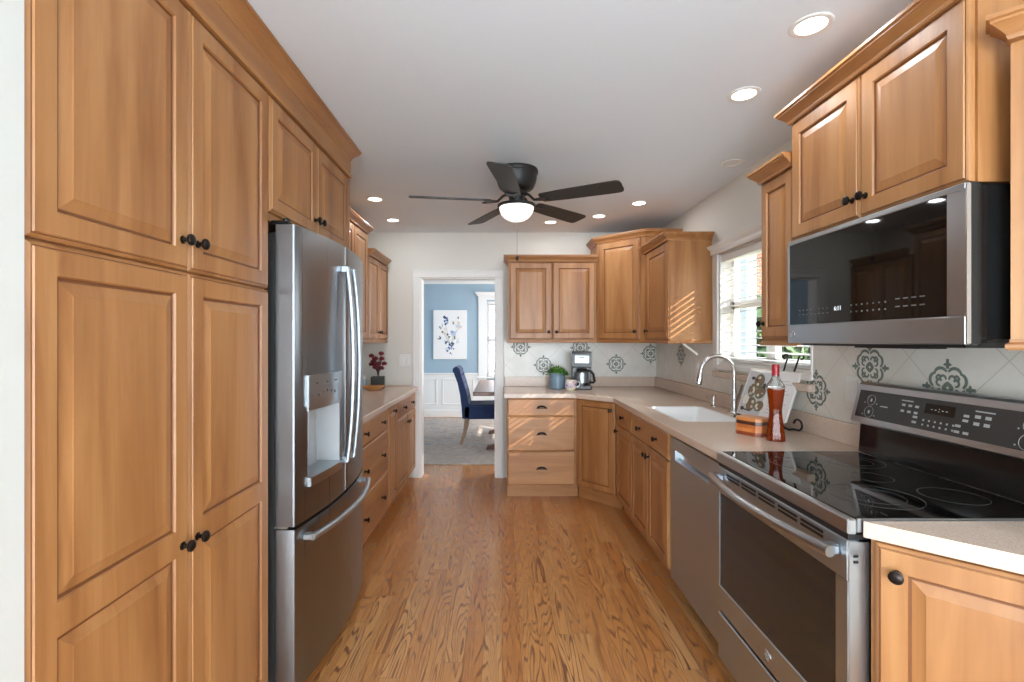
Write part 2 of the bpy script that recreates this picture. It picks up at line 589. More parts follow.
# flower painting on the blue wall
art = thing('wall_art', 'white canvas painting of a blue flower bouquet on the blue dining room wall', 'picture', (-.92, DYF - .002, 1.03))
MB().box(-.295, .295, -.035, 0, 0, .87, bevel=.003).build('canvas', mat('canvas_white', srgb(236, 234, 232), .7), art)
pm = {k: mat('paint_' + k, srgb(*v), .7) for k, v in dict(navy=(62, 86, 134), periwinkle=(150, 168, 206), sage=(118, 122, 88), cream=(222, 206, 184), slate=(70, 92, 116), pale=(196, 206, 222)).items()}
rnd = random.Random(3)
def dab(s, x, z, rx, rz_, a, mi):
    n = 12
    pts = []
    for i in range(n):
        q = 2 * PI * i / n
        k = 1 + .18 * math.sin(3 * q + a * 3)
        u, v_ = rx * k * math.cos(q), rz_ * k * math.sin(q)
        pts.append((x + u * math.cos(a) - v_ * math.sin(a), z + u * math.sin(a) + v_ * math.cos(a)))
    y = -.0355 - .0003 * rnd.randint(1, 6)
    s.prism(pts, 'y', -.0349, y, mi)
s = MB()
PX = lambda u: (u - 75) / 310 * .59 - .295
PZ = lambda v_: .87 - (v_ - 130) / 455 * .87
def cluster(u, v_, n, sp, r, mis):
    for _ in range(n):
        dab(s, PX(u) + rnd.uniform(-sp, sp), PZ(v_) + rnd.uniform(-sp, sp), r * rnd.uniform(.6, 1.2), r * rnd.uniform(.4, .8), rnd.uniform(0, 6), rnd.choice(mis))
cluster(188, 205, 7, .03, .022, [0, 4]); cluster(188, 235, 7, .035, .024, [0, 1]); cluster(190, 268, 4, .02, .012, [4])
cluster(265, 342, 9, .045, .035, [1, 5, 1]); cluster(310, 268, 9, .05, .030, [3, 5, 3]); cluster(265, 250, 4, .03, .02, [2, 3])
cluster(185, 330, 8, .055, .022, [2, 3, 4]); cluster(140, 280, 6, .04, .018, [2, 5]); cluster(130, 388, 4, .03, .02, [2, 4])
cluster(245, 462, 16, .06, .022, [0, 4, 1]); cluster(200, 425, 7, .035, .02, [4, 5]); cluster(205, 500, 6, .03, .02, [5, 4]); cluster(240, 530, 4, .02, .012, [4])
cluster(225, 380, 3, .015, .018, [2]); cluster(275, 388, 3, .02, .018, [2]); cluster(295, 415, 5, .03, .02, [3, 5]); cluster(300, 205, 3, .02, .016, [2])
for a in ((188, 268, 230, 440), (265, 360, 240, 440), (305, 290, 245, 440), (185, 340, 230, 440), (140, 290, 225, 440)):
    x0, z0, x1, z1 = PX(a[0]), PZ(a[1]), PX(a[2]), PZ(a[3])
    s.tube([(x0 + (x1 - x0) * k / 4, -.0352, z0 + (z1 - z0) * k / 4) for k in range(5)], .0022, 4, 2)
s.build('painted_bouquet', [pm[k] for k in ('navy', 'periwinkle', 'sage', 'cream', 'slate', 'pale')], art)

# rug
m_rug = mat('faded_rug', srgb(176, 164, 154), .95)
t = NT(m_rug)
v = t.coords((1, 2.2, 1), jitter=False)
n1 = t.noise(v, 3.2, 5, .65, .6)
n2 = t.noise(v, 16, 4, .6)
c = t.ramp(n1, [(.36, srgb(150, 146, 148)), (.46, srgb(190, 178, 166)), (.56, srgb(168, 146, 128)), (.68, srgb(206, 198, 188))])
c = t.mix(.3, c, t.ramp(n2, [(.4, srgb(140, 128, 120)), (.6, srgb(212, 204, 196))]))
t.l(c, t.b.inputs['Base Color'])
tag(MB().box(-1.55, 1.7, 5.32, 8.45, .0005, .012, bevel=.003).build('area_rug', m_rug), 'faded grey and beige area rug under the dining table', 'rug')

# dining table
m_tab = wood('walnut_table', srgb(128, 84, 54), srgb(106, 66, 42), srgb(80, 48, 30), (9, .9, 9), .35, .3)
tb = thing('dining_table', 'dark wood trestle dining table on the dining room rug', 'table', (.16, 6.55, .012))
MB().box(-.5, .5, -.86, .86, .70, .748, bevel=.006).build('tabletop', m_tab, tb)
for sy in (-.5, .5):
    q = MB()
    q.prism([(-.36, 0), (.36, 0), (.34, .05), (.10, .10), (-.10, .10), (-.34, .05)], 'y', sy - .04, sy + .04)
    q.build('trestle_foot', m_tab, tb)
    q = MB()
    q.prism([(-.06, .10), (.06, .10), (.06, .58), (.14, .66), (.30, .68), (.30, .70), (-.30, .70), (-.30, .68), (-.14, .66), (-.06, .58)], 'y', sy - .035, sy + .035)
    q.build('trestle_post', m_tab, tb)
MB().box(-.03, .03, -.465, .465, .22, .30, bevel=.004).build('stretcher', m_tab, tb)

# upholstered chairs
M['navy'] = mat('navy_velvet', srgb(28, 48, 88), .8, **{'Sheen Weight': .12, 'Sheen Roughness': .4})
M['oakleg'] = wood('weathered_oak', srgb(168, 140, 110), srgb(146, 118, 90), srgb(120, 94, 70), (9, 9, .9), .6, 0)
def dining_chair(label, loc, rz):
    ch = thing('dining_chair', label, 'chair', loc, rz, 'navy dining chairs')
    # local: faces +x ; back at x<0
    q = MB()
    sec = [(-.02, .30), (.475, .32), (.485, .46), (.44, .485), (.0, .475)]
    q.prism([(-.04, .33), (.46, .335), (.475, .36), (.475, .46), (.455, .505), (.40, .522), (.0, .515), (-.04, .49)], 'y', -.25, .25)
    bmesh.ops.bevel(q.bm, geom=[e for e in q.bm.edges if abs(e.verts[0].co.y) > .24 and abs(e.verts[0].co.y - e.verts[1].co.y) < .01], offset=.02, segments=2, affect='EDGES')
    q.build('seat', 'navy', ch, smooth=True)
    q = MB()
    front = [(.045, .34), (.035, .50), (.005, .66), (-.035, .80), (-.075, .92), (-.085, .97), (-.11, 1.005)]
    backp = [(-.145, 1.012), (-.175, .99), (-.182, .955), (-.165, .925), (-.14, .905), (-.115, .80), (-.085, .66), (-.065, .50), (-.055, .34)]
    q.prism(front + backp, 'y', -.25, .25)
    bmesh.ops.bevel(q.bm, geom=[e for e in q.bm.edges if abs(e.verts[0].co.y) > .24 and abs(e.verts[0].co.y - e.verts[1].co.y) < .01], offset=.014, segments=2, affect='EDGES')
    bk = q.build('backrest', 'navy', ch, smooth=True)
    tb0 = None
    for r_, zz in enumerate((.60, .70, .80, .90)):
        xs = .018 - (zz - .60) * .27
        for k in range(4 + (r_ % 2)):
            y = -.18 + .36 * k / (3 + (r_ % 2))
            if tb0 is None:
                tb0 = MB().ball((0, 0, 0), .009, 8, 6).build('tufting_button', 'navy', bk, smooth=True)
                b_ = tb0
            else:
                b_ = tb0.copy(); C.objects.link(b_); b_.parent = bk
            b_.location = (xs - .001, y, zz)
    for x, y, sp in ((.0, .21, -.07), (.0, -.21, -.07), (.42, .21, .0), (.42, -.21, .0)):
        lo = [(x + sp - .018 + dx, y + dy, 0) for dx, dy in ((0, -.018), (.036, -.018), (.036, .018), (0, .018))]
        mdl = [(x + sp * .35 - .02 + dx, y + dy, .17) for dx, dy in ((0, -.02), (.042, -.02), (.042, .02), (0, .02))]
        hi = [(x - .024 + dx, y + dy, .345) for dx, dy in ((0, -.024), (.048, -.024), (.048, .024), (0, .024))]
        MB().loft([lo, mdl, hi]).build('leg', 'oakleg', ch)
    return ch
dining_chair('tufted navy chair with scrolled back seen in profile at the table side', (-.46, 6.52, .012), 0)
dining_chair('navy chair mostly hidden by the doorway casing at the near table end', (.165, 5.52, .012), 90)

# vase of red flowers on the dining table
vs = thing('flower_vase', 'dark blue vase of red flowers on the dining table', 'vase', (-.035, 6.0, .761))
MB().lathe([(.035, 0), (.055, .02), (.062, .08), (.05, .13), (.03, .15), (.036, .165)], seg=20).build('vase_body', mat('navy_glaze', srgb(40, 58, 92), .25), vs, smooth=True)
q = MB()
for k in range(9):
    a = k * 2.4
    r_ = .02 + .05 * (k % 3) / 2
    q.tube([(0, 0, .15), (r_ * .6 * math.cos(a), r_ * .6 * math.sin(a), .19), (r_ * math.cos(a), r_ * math.sin(a), .22 + .01 * (k % 4))], .002, 5)
q.build('stem', mat('stem_green', srgb(60, 92, 50), .6), vs)
q = MB()
for k in range(9):
    a = k * 2.4
    r_ = .02 + .05 * (k % 3) / 2
    for j in range(5):
        b_ = j * 2 * PI / 5
        q.ball((r_ * math.cos(a) + .014 * math.cos(b_), r_ * math.sin(a) + .014 * math.sin(b_), .226 + .01 * (k % 4)), .013, 8, 6, sc=(1, 1, .6))
q.build('blossoms', mat('red_petals', srgb(190, 44, 52), .6), vs, smooth=True)

# ------------------------------------------------------------------ cabinetry
TD = .020   # door thickness
def rect_loop(x0, x1, z0, z1, y, i=0.):
    return [(x0 + i, y, z0 + i), (x1 - i, y, z0 + i), (x1 - i, y, z1 - i), (x0 + i, y, z1 - i)]

def panel_door(x0, x1, z0, z1, fw=.056, panels=None, y0=0.):
    """raised-panel door, front towards -y; material 0 wood, 1 glaze in the grooves"""
    s = MB()
    t_ = TD
    yf = y0 - t_
    s.loft([rect_loop(x0, x1, z0, z1, y0), rect_loop(x0, x1, z0, z1, yf + .009), rect_loop(x0, x1, z0, z1, yf + .006, .003),
            rect_loop(x0, x1, z0, z1, yf + .0035, .007), rect_loop(x0, x1, z0, z1, yf + .0035, .0095), rect_loop(x0, x1, z0, z1, yf, .0115)], True, False,
           mis=[0, 0, 0, 1, 0])
    e = .0115
    if panels is None:
        panels = [(z0 + fw, z1 - fw)]
    px0, px1 = x0 + fw, x1 - fw
    q = lambda a, b, c_, d_: s.face([(a, yf, c_), (b, yf, c_), (b, yf, d_), (a, yf, d_)])
    q(x0 + e, px0, z0 + e, z1 - e)
    q(px1, x1 - e, z0 + e, z1 - e)
    zc = z0 + e
    for za, zb in panels:
        q(px0, px1, zc, za)
        zc = zb
        g = .004
        s.loft([rect_loop(px0, px1, za, zb, yf), rect_loop(px0, px1, za, zb, yf + .005, .003), rect_loop(px0, px1, za, zb, yf + .0075, .005),
                rect_loop(px0, px1, za, zb, yf + .0075, .010), rect_loop(px0, px1, za, zb, yf + .0015, .033), rect_loop(px0, px1, za, zb, yf + .0003, .036)],
               False, True, mis=[0, 1, 1, 0, 0])
    q(px0, px1, zc, z1 - e)
    return s

def slab_front(x0, x1, z0, z1, y0=0.):
    s = MB()
    yf = y0 - TD
    s.loft([rect_loop(x0, x1, z0, z1, y0), rect_loop(x0, x1, z0, z1, yf + .008), rect_loop(x0, x1, z0, z1, yf + .004, .003),
            rect_loop(x0, x1, z0, z1, yf + .002, .008), rect_loop(x0, x1, z0, z1, yf, .011)], True, True)
    return s

def knob(parent, x, z, y=-TD, r=.0155):
    s = MB()
    s.lathe([(.011, 0), (.011, -.002), (.006, -.004), (.0055, -.014), (.010, -.017), (r, -.021), (r, -.026), (r * .72, -.030), (r * .3, -.0315)], (x, y, z), 16, axis='y')
    return s.build('knob', 'bronze', parent, smooth=True)

def cup_pull(parent, x, z, y=-TD):
    s = MB()
    n = 14
    loops = []
    for k in range(7):
        a = PI / 2 * k / 6
        lp = []
        for i in range(n + 1):
            q = PI * i / n
            rx, rz_ = .042 * math.cos(a * .9), .020
            lp.append((x + .044 * math.cos(q) * (1 - .25 * math.sin(a)), y - .022 * math.sin(a) - .001, z - .012 + (.026 * math.sin(q)) * math.cos(a * .72)))
        loops.append(lp)
    s.loft(loops, False, False, closed=False)
    s.box(x - .048, x + .048, y - .002, y, z - .014, z - .008)
    o = s.build('cup_pull', 'bronze', parent, smooth=True)
    o.modifiers.new('thickness', 'SOLIDIFY').thickness = .002
    return o

def add_door(cab, x0, x1, z0, z1, kx=None, kz=None, fw=.056, panels=None, mats=('maple', 'glaze')):
    d = panel_door(x0, x1, z0, z1, fw, panels).build('door', list(mats), cab)
    if kx is not None:
        knob(d, kx, kz)
    return d

def add_drawer(cab, x0, x1, z0, z1, knobs=(), cup=None):
    d = slab_front(x0, x1, z0, z1).build('drawer', 'maple_h', cab)
    for k in knobs:
        knob(d, k, (z0 + z1) / 2)
    if cup is not None:
        cup_pull(d, cup, (z0 + z1) / 2 + .004)
    return d

CROWN = [(-.018, 0), (.005, 0), (.008, .007), (.008, .012), (.018, .023), (.030, .034), (.036, .038), (.036, .044), (.043, .047), (.043, .057), (-.018, .057)]
RAIL = [(0, 0), (.010, 0), (.014, .006), (.014, .014), (.006, .020), (.006, .027), (0, .027)]
def crown(cab, path, z):
    MB().sweep(path, [(o, z + h) for o, h in CROWN]).build('crown_molding', 'maple_h', cab)
def light_rail(cab, path, z):
    MB().sweep(path, [(o - .004, z + h) for o, h in RAIL]).build('light_rail', 'maple_h', cab)
# paths run with "outward" on the right of travel: in the cabinet frame front is -y, so travel +x -> right is -y

GAP = .003
# --- tall pantry (faces +x: rz = 90, local x -> +Y)
XF = -.87   # carcass front plane on the left side (doors stand 20 mm proud)
P0, P1 = .868, 1.777
W_ = P1 - P0
pan = thing('pantry_cabinet', 'tall four-door maple pantry cabinet beside the refrigerator', 'cabinet', (XF, P0, 0), 90)
DEP = -XL + XF - .003
MB().box(0, W_ - .001, 0, DEP, .10, 2.275).build('body', 'maple', pan)
MB().box(0, W_ - .001, .06, .08, 0, .10).build('toe_kick', 'maple_h', pan)
h_ = W_ / 2
for i in range(2):
    a, b = (.003, h_ - GAP / 2) if i == 0 else (h_ + GAP / 2, W_ - .004)
    kx = b - .030 if i == 0 else a + .030
    add_door(pan, a, b, 1.558, 2.272, kx, 1.637)
    add_door(pan, a, b, .105, 1.552, kx, .822, panels=[(.165, .80), (.867, 1.493)])

# --- cabinet above the refrigerator
F0, F1 = 1.778, 2.712
fc = thing('wall_cabinet', 'two-door maple cabinet above the refrigerator', 'cabinet', (XF, F0, 0), 90)
W_ = F1 - F0
MB().box(0, W_ - .02, 0, DEP, 1.815, 2.275).build('body', 'maple', fc)
gb = thing('cabinet_gable', 'tall maple end panel standing between refrigerator and drawer cabinet', 'panel', (XF, F1 - .0195, 0), 90)
MB().box(0, .0195, -.018, DEP, 0, 2.275, bevel=.001).build('board', 'maple', gb)
h_ = (W_ - .02) / 2
add_door(fc, .008, h_ - .0015, 1.845, 2.272, h_ - .030, 1.915)
add_door(fc, h_ + .0015, W_ - .024, 1.845, 2.272, h_ + .030, 1.915)

# --- frieze and crown running over pantry and refrigerator
cr = thing('cabinet_cornice', 'maple frieze and crown running over the pantry and refrigerator up to the ceiling', 'cabinet trim', (0, 0, 0), 0, kind='thing')
pth = [(XF + .02, F1 + .001), (XF + .02, P0)]
pth = [(XL + .33, F1 + .001), (XF + .02, F1 + .001), (XF + .02, P0 + .001)][::-1]
# travel +Y along the face with outward (+x) on the right
MB().sweep(pth, [(-.02, 2.277), (.006, 2.277), (.010, 2.282), (.010, 2.292), (.003, 2.298), (.003, 2.372), (-.02, 2.372)]).build('frieze', 'maple_y', cr)
MB().sweep(pth, [(-.02, 2.373), (.004, 2.373), (.010, 2.378), (.010, 2.385), (.022, 2.398), (.036, 2.412), (.042, 2.416), (.042, 2.423), (.050, 2.427), (.050, 2.437), (-.02, 2.437)]).build('crown_molding', 'maple_y', cr)

# --- left base cabinets (rz 90)
def base(label, loc, rz, width, depth, ext=0.):
    c_ = thing('base_cabinet', label, 'cabinet', loc, rz)
    MB().box(.0005, width - .0005, 0, depth, .10, .868).build('body', 'maple', c_)
    MB().box(.0005, width - .0005 + ext, .055, .075, 0, .10).build('toe_kick', 'maple_h', c_)
    return c_
LB0 = 2.716
b1 = base('maple three-drawer base cabinet right behind the refrigerator', (XF, LB0, 0), 90, 3.63 - LB0, DEP)
W_ = 3.63 - LB0
add_drawer(b1, .003, W_ - .003, .712, .862, (.29, .72))
add_drawer(b1, .003, W_ - .003, .402, .706, (.29, .72))
add_drawer(b1, .003, W_ - .003, .112, .396, (.29, .72))
b2 = base('narrow full-height pull-out base cabinet between drawers and doors', (XF, 3.63, 0), 90, .33, DEP)
add_door(b2, .003, .327, .112, .862, .17, .815, fw=.05)
b3 = base('two-door maple base cabinet at the doorway end of the counter', (XF, 3.96, 0), 90, YB - .036 - 3.96, DEP)
W_ = YB - .036 - 3.96
add_drawer(b3, .003, W_ - .02, .712, .862, (.24, W_ - .24))
h_ = (W_ - .017) / 2
add_door(b3, .003, h_ - .0015, .112, .706, h_ - .03, .64)
add_door(b3, h_ + .0015, W_ - .02, .112, .706, h_ + .03, .64)

CZ0, CZ1 = .870, .910
def worktop(name, label, outer, holes=(), upstands=()):
    top = thing(name, label, 'worktop')
    bm = bmesh.new()
    es = []
    for lp in (outer, *holes):
        vs_ = [bm.verts.new((x, y, CZ1)) for x, y in lp]
        for i in range(len(vs_)):
            es.append(bm.edges.new((vs_[i], vs_[(i + 1) % len(vs_)])))
    bmesh.ops.triangle_fill(bm, edges=es, use_beauty=True, use_dissolve=False)
    r = bmesh.ops.extrude_face_region(bm, geom=bm.faces[:])
    for v_ in r['geom']:
        if isinstance(v_, bmesh.types.BMVert):
            v_.co.z = CZ0
    q = MB(); q.bm.free(); q.bm = bm
    o = q.build('slab', 'counter', top)
    bv = o.modifiers.new('edge', 'BEVEL')
    bv.width = .005; bv.segments = 2; bv.limit_method = 'ANGLE'; bv.angle_limit = R(40)
    for u in upstands:
        MB().box(*u, bevel=.002).build('upstand', 'counter', top)
    return top
worktop('worktop', 'speckled beige worktop on the base cabinets by the doorway', [(XL + .003, LB0 + .002), (-.829, LB0 + .002), (-.829, YB - .034), (-.895, YB - .034), (-.895, YB - .004), (XL + .003, YB - .004)],
        upstands=[(XL + .003, XL + .021, LB0 + .002, YB - .024, CZ1 + .0005, CZ1 + .09), (XL + .003, -.90, YB - .022, YB - .004, CZ1 + .0005, CZ1 + .012)])

# --- left wall cabinets (rz 90), carcass front at x=-1.15
XU = -1.15
UD = -XL + XU - .003
def wall_cab(label, loc, rz, width, depth, z0, z1, name='wall_cabinet'):
    c_ = thing(name, label, 'cabinet', loc, rz)
    MB().box(.0005, width - .0005, 0, depth, z0, z1).build('body', 'maple', c_)
    return c_
u1 = wall_cab('tall maple wall cabinet in two doors just past the refrigerator panel', (XU, 2.716, 0), 90, .62, UD, 1.372, 2.262)
add_door(u1, .003, .309, 1.376, 2.258); add_door(u1, .311, .617, 1.376, 2.258)
u2 = wall_cab('tall raised maple wall cabinet next to the shorter one by the doorway', (XU, 3.337, 0), 90, .753, UD, 1.372, 2.262)
add_door(u2, .003, .3755, 1.376, 2.258, .345, 1.43); add_door(u2, .3785, .750, 1.376, 2.258, .405, 1.43)
crown(u2, [(-.62, -.02), (.753, -.02), (.753, UD)], 2.262)
light_rail(u2, [(-.62, -.006), (.753, -.006)], 1.345)
W_ = YB - .003 - 4.092
u3 = wall_cab('shorter two-door maple wall cabinet above the red flowers', (XU, 4.092, 0), 90, W_, UD, 1.372, 2.10)
h_ = W_ / 2
add_door(u3, .003, h_ - .0015, 1.376, 2.094, h_ - .03, 1.44, fw=.05); add_door(u3, h_ + .0015, W_ - .003, 1.376, 2.094, h_ + .03, 1.44, fw=.05)
crown(u3, [(.052, -.02), (W_ - .052, -.02)], 2.098)
light_rail(u3, [(0, -.006), (W_, -.006)], 1.345)

# --- back base cabinets, diagonal corner, sink run
BF = 4.20   # carcass front plane of the back run (doors to 4.18)
SX = .925   # carcass front plane of the sink run (doors to .905)
k1 = base('maple three-drawer base cabinet with cup pulls beside the doorway', (.045, BF, 0), 0, .60, YB - .003 - BF, .020)
for za, zb in ((.712, .864), (.412, .706), (.118, .406)):
    add_drawer(k1, .003, .585, za, zb, cup=.297)
# diagonal corner
a_ = Vector((.645, BF)); b_ = Vector((SX, 3.905))
dg_ = b_ - a_
ang = math.degrees(math.atan2(dg_.y, dg_.x))
k2 = thing('base_cabinet', 'diagonal single-door corner base cabinet under the coffee maker corner', 'cabinet', (a_.x, a_.y, 0), ang)
L_ = dg_.length
mt = Matrix.Rotation(-R(ang), 4, 'Z') @ Matrix.Translation((-a_.x, -a_.y, 0))
q = MB()
q.prism([(a_.x + .001, a_.y), (b_.x, b_.y + .001), (XR - .003, b_.y + .001), (XR - .003, YB - .003), (a_.x + .001, YB - .003)], 'z', .10, .868)
q.xf(mt).build('body', 'maple', k2)
MB().box(-.020, L_ + .015, .055, .075, 0, .10).build('toe_kick', 'maple_h', k2)
add_door(k2, .012, L_ - .012, .118, .864, L_ - .042, .80, fw=.05)
# sink run faces -x (rz -90, local x -> -Y)
SD = XR - SX - .003
k3 = base('narrow base cabinet with one drawer over one door beside the corner', (SX, 3.900, 0), -90, 3.900 - 3.39, SD)
W_ = .51
add_drawer(k3, .055, W_ - .002, .712, .864, (.28,))
add_door(k3, .055, W_ - .002, .118, .706, .10, .655)
SINK0, SINK1 = 2.645, 3.389
k4 = base('sink base cabinet with a false drawer front over two doors', (SX, SINK1, 0), -90, SINK1 - SINK0, SD)
for ch in k4.children:
    if ch.name.startswith('body'):
        me_old = ch.data
        C.objects.unlink(ch); bpy.data.objects.remove(ch)
        break
W_ = SINK1 - SINK0
q = MB()
q.box(.0005, .02, 0, SD, .10, .868).box(W_ - .02, W_ - .0005, 0, SD, .10, .868).box(.02, W_ - .02, 0, .02, .10, .868).box(.02, W_ - .02, .02, SD, .10, .12).box(.02, W_ - .02, SD - .01, SD, .12, .868)
q.build('body', 'maple', k4)
add_drawer(k4, .003, W_ - .003, .712, .864, (.20, W_ - .20))
h_ = W_ / 2
add_door(k4, .003, h_ - .0015, .118, .706, h_ - .03, .65, fw=.05)
add_door(k4, h_ + .0015, W_ - .003, .118, .706, h_ + .03, .65, fw=.05)

# sink-side worktop with the sink cut-out
RY0, RY1 = 1.235, 1.995      # range along Y
sk = (1.005, 1.385, 2.74, 3.372)
def rrect(x0, x1, y0, y1, r, n=5):
    pts = []
    for cx, cy, a0 in ((x1 - r, y1 - r, 0), (x0 + r, y1 - r, 90), (x0 + r, y0 + r, 180), (x1 - r, y0 + r, 270)):
        for i in range(n + 1):
            a = R(a0 + 90 * i / n)
            pts.append((cx + r * math.cos(a), cy + r * math.sin(a)))
    return pts
XCE = .888
wt = worktop('worktop', 'long speckled beige worktop around the corner with the sink', [
    (.016, 4.155), (.630, 4.155), (XCE, 3.87), (XCE, RY1 + .004), (XR - .004, RY1 + .004), (XR - .004, YB - .004), (.016, YB - .004)],
    holes=[rrect(*sk, .05)],
    upstands=[(.030, XR - .024, YB - .022, YB - .004, CZ1 + .0005, CZ1 + .095), (XR - .022, XR - .004, RY1 + .004, YB - .004, CZ1 + .0005, CZ1 + .095)])

snk = thing('kitchen_sink', 'white integral basin sunk into the worktop under the window', 'sink', ((sk[0] + sk[1]) / 2, (sk[2] + sk[3]) / 2, 0))
cx, cy = snk.location.x, snk.location.y
def lp(i, z, r):
    return [(x - cx, y - cy, z) for x, y in rrect(sk[0] + i, sk[1] - i, sk[2] + i, sk[3] - i, r)]
q = MB()
q.loft([lp(.0008, CZ1 - .003, .05), lp(.006, CZ1 + .0008, .05), lp(.016, CZ1 - .002, .05), lp(.026, CZ1 - .05, .05), lp(.040, .745, .06), lp(.065, .728, .06), lp(.13, .722, .05)], False, True)
q.build('basin', 'porcelain', snk, smooth=True, angle=50)
MB().lathe([(.001, .7235), (.036, .7235), (.042, .7275), (.045, .7235), (.045, .722)], (0, 0, 0), 24).build('drain', 'chrome', snk, smooth=True)

# near corner base cabinet past the range, set diagonally
nb_a = Vector((.935, 1.231))
dn = Vector((1, -1)).normalized()
nb_len = .85
nb_b = nb_a + dn * nb_len
k5 = thing('base_cabinet', 'diagonal single-door maple base cabinet next to the range', 'cabinet', (nb_a.x, nb_a.y, 0), -45)
mt = Matrix.Rotation(R(45), 4, 'Z') @ Matrix.Translation((-nb_a.x, -nb_a.y, 0))
q = MB()
q.prism([(nb_a.x + .002, nb_a.y), (nb_b.x, nb_b.y), (XR - .003, nb_b.y), (XR - .003, nb_a.y)], 'z', .10, .868)
q.xf(mt).build('body', 'maple', k5)
MB().box(.03, nb_len - .03, .055, .075, 0, .10).build('toe_kick', 'maple_h', k5)
add_door(k5, .012, .60, .112, .864, .055, .80, fw=.06)
nfx, nfy = .917, 1.2335
worktop('worktop', 'short speckled beige worktop past the range over the diagonal cabinet', [(nfx, nfy - .002), (nfx, nfy - .004), (nfx + .62, nfy - .622), (XR - .004, nfy - .622), (XR - .004, nfy - .002)],
        upstands=[(XR - .022, XR - .004, nfy - .60, nfy - .004, CZ1 + .0005, CZ1 + .095)])

# --- upper cabinets, back wall
UF = 4.52
UBD = YB - UF - .003
w1 = wall_cab('two-door maple wall cabinet between doorway and tall corner cabinet', (.0575, UF, 0), 0, .822, UBD, 1.372, 2.10)
add_door(w1, .012, .4095, 1.376, 2.094, .375, 1.445); add_door(w1, .4125, .810, 1.376, 2.094, .447, 1.445)
crown(w1, [(0, UBD), (0, -.02), (.822 - .002, -.02)], 2.098)
light_rail(w1, [(0, UBD), (0, -.006), (.822, -.006)], 1.345)
# tall diagonal corner cabinet
a_ = Vector((.882, UF)); b_ = Vector((1.23, 4.172))
L_ = (b_ - a_).length
w2 = thing('wall_cabinet', 'tall diagonal corner wall cabinet above the coffee maker', 'cabinet', (a_.x, a_.y, 0), -45)
mt = Matrix.Rotation(R(45), 4, 'Z') @ Matrix.Translation((-a_.x, -a_.y, 0))
q = MB()
q.prism([(a_.x + .001, a_.y), (b_.x, b_.y + .001), (XR - .003, b_.y + .001), (XR - .003, YB - .003), (a_.x + .001, YB - .003)], 'z', 1.372, 2.262)
q.xf(mt).build('body', 'maple', w2)
add_door(w2, .030, L_ - .045, 1.376, 2.258, L_ - .078, 1.445)
pts_w = [(a_.x + .001, YB - .003), (a_.x + .001, a_.y), (b_.x, b_.y + .001), (XR - .003, b_.y + .001)]
pl = [tuple((mt @ Vector((x, y, 0)))[:2]) for x, y in pts_w]
d2 = Vector((-.005, 0))
q = MB(); q.sweep(pl, [(o + .004, 2.262 + h) for o, h in CROWN]); q.build('crown_molding', 'maple_h', w2)
MB().sweep(pl[1:3], [(o - .004, 1.345 + h) for o, h in RAIL]).build('light_rail', 'maple_h', w2)
# window-side cabinet (faces -x), front at x=1.21
UX = 1.23
URD = XR - UX - .003
WC0, WC1 = 3.55, 4.170
w3 = wall_cab('maple wall cabinet by the window with its sunlit end panel', (UX, WC1, 0), -90, WC1 - WC0, URD, 1.372, 2.10)
W_ = WC1 - WC0
add_door(w3, .10, W_ - .006, 1.376, 2.094, .13, 1.445)
crown(w3, [(.02, -.02), (W_, -.02), (W_, URD)], 2.098)
light_rail(w3, [(0, -.006), (W_, -.006), (W_, URD)], 1.345)
# cabinet between window and microwave
V0, V1 = 2.018, 2.275
w4 = wall_cab('narrow single-door maple wall cabinet between window and microwave', (UX, V1, 0), -90, V1 - V0, URD, 1.372, 2.10)
W_ = V1 - V0
add_door(w4, .003, W_ - .003, 1.376, 2.094, .030, 1.445, fw=.05)
crown(w4, [(0, URD), (0, -.02), (W_ - .002, -.02)], 2.098)
light_rail(w4, [(0, URD), (0, -.006), (W_, -.006)], 1.345)
# cabinet above the microwave
MX = 1.215
MD = XR - MX - .003
N0, N1 = 1.238, 2.012
w5 = wall_cab('raised two-door maple wall cabinet directly above the microwave', (MX, N1, 0), -90, N1 - N0, MD, 1.775, 2.262)
W_ = N1 - N0
h_ = W_ / 2
add_door(w5, .003, h_ - .0015, 1.779, 2.260, h_ - .030, 1.845); add_door(w5, h_ + .0015, W_ - .008, 1.779, 2.260, h_ + .030, 1.845)
crown(w5, [(0, MD), (0, -.02), (W_, -.02), (W_, MD)], 2.262)
# near diagonal wall cabinet, mostly out of view
na = Vector((1.248, 1.190))
w6 = thing('wall_cabinet', 'near maple wall cabinet cut by the picture edge beside the microwave', 'cabinet', (na.x, na.y, 0), -45)
mt = Matrix.Rotation(R(45), 4, 'Z') @ Matrix.Translation((-na.x, -na.y, 0))
q = MB()
q.prism([(na.x, na.y), (XR - .003, na.y - (XR - .003 - na.x)), (XR - .003, na.y)], 'z', 1.372, 2.10)
q.xf(mt).build('body', 'maple', w6)
Ln = (XR - .003 - na.x) * math.sqrt(2) - .004
add_door(w6, .03, Ln - .03, 1.376, 2.075)
crown(w6, [(0, .012), (0, -.02), (Ln - .06, -.02)], 2.098)
light_rail(w6, [(0, .012), (0, -.008), (Ln - .03, -.008)], 1.345)

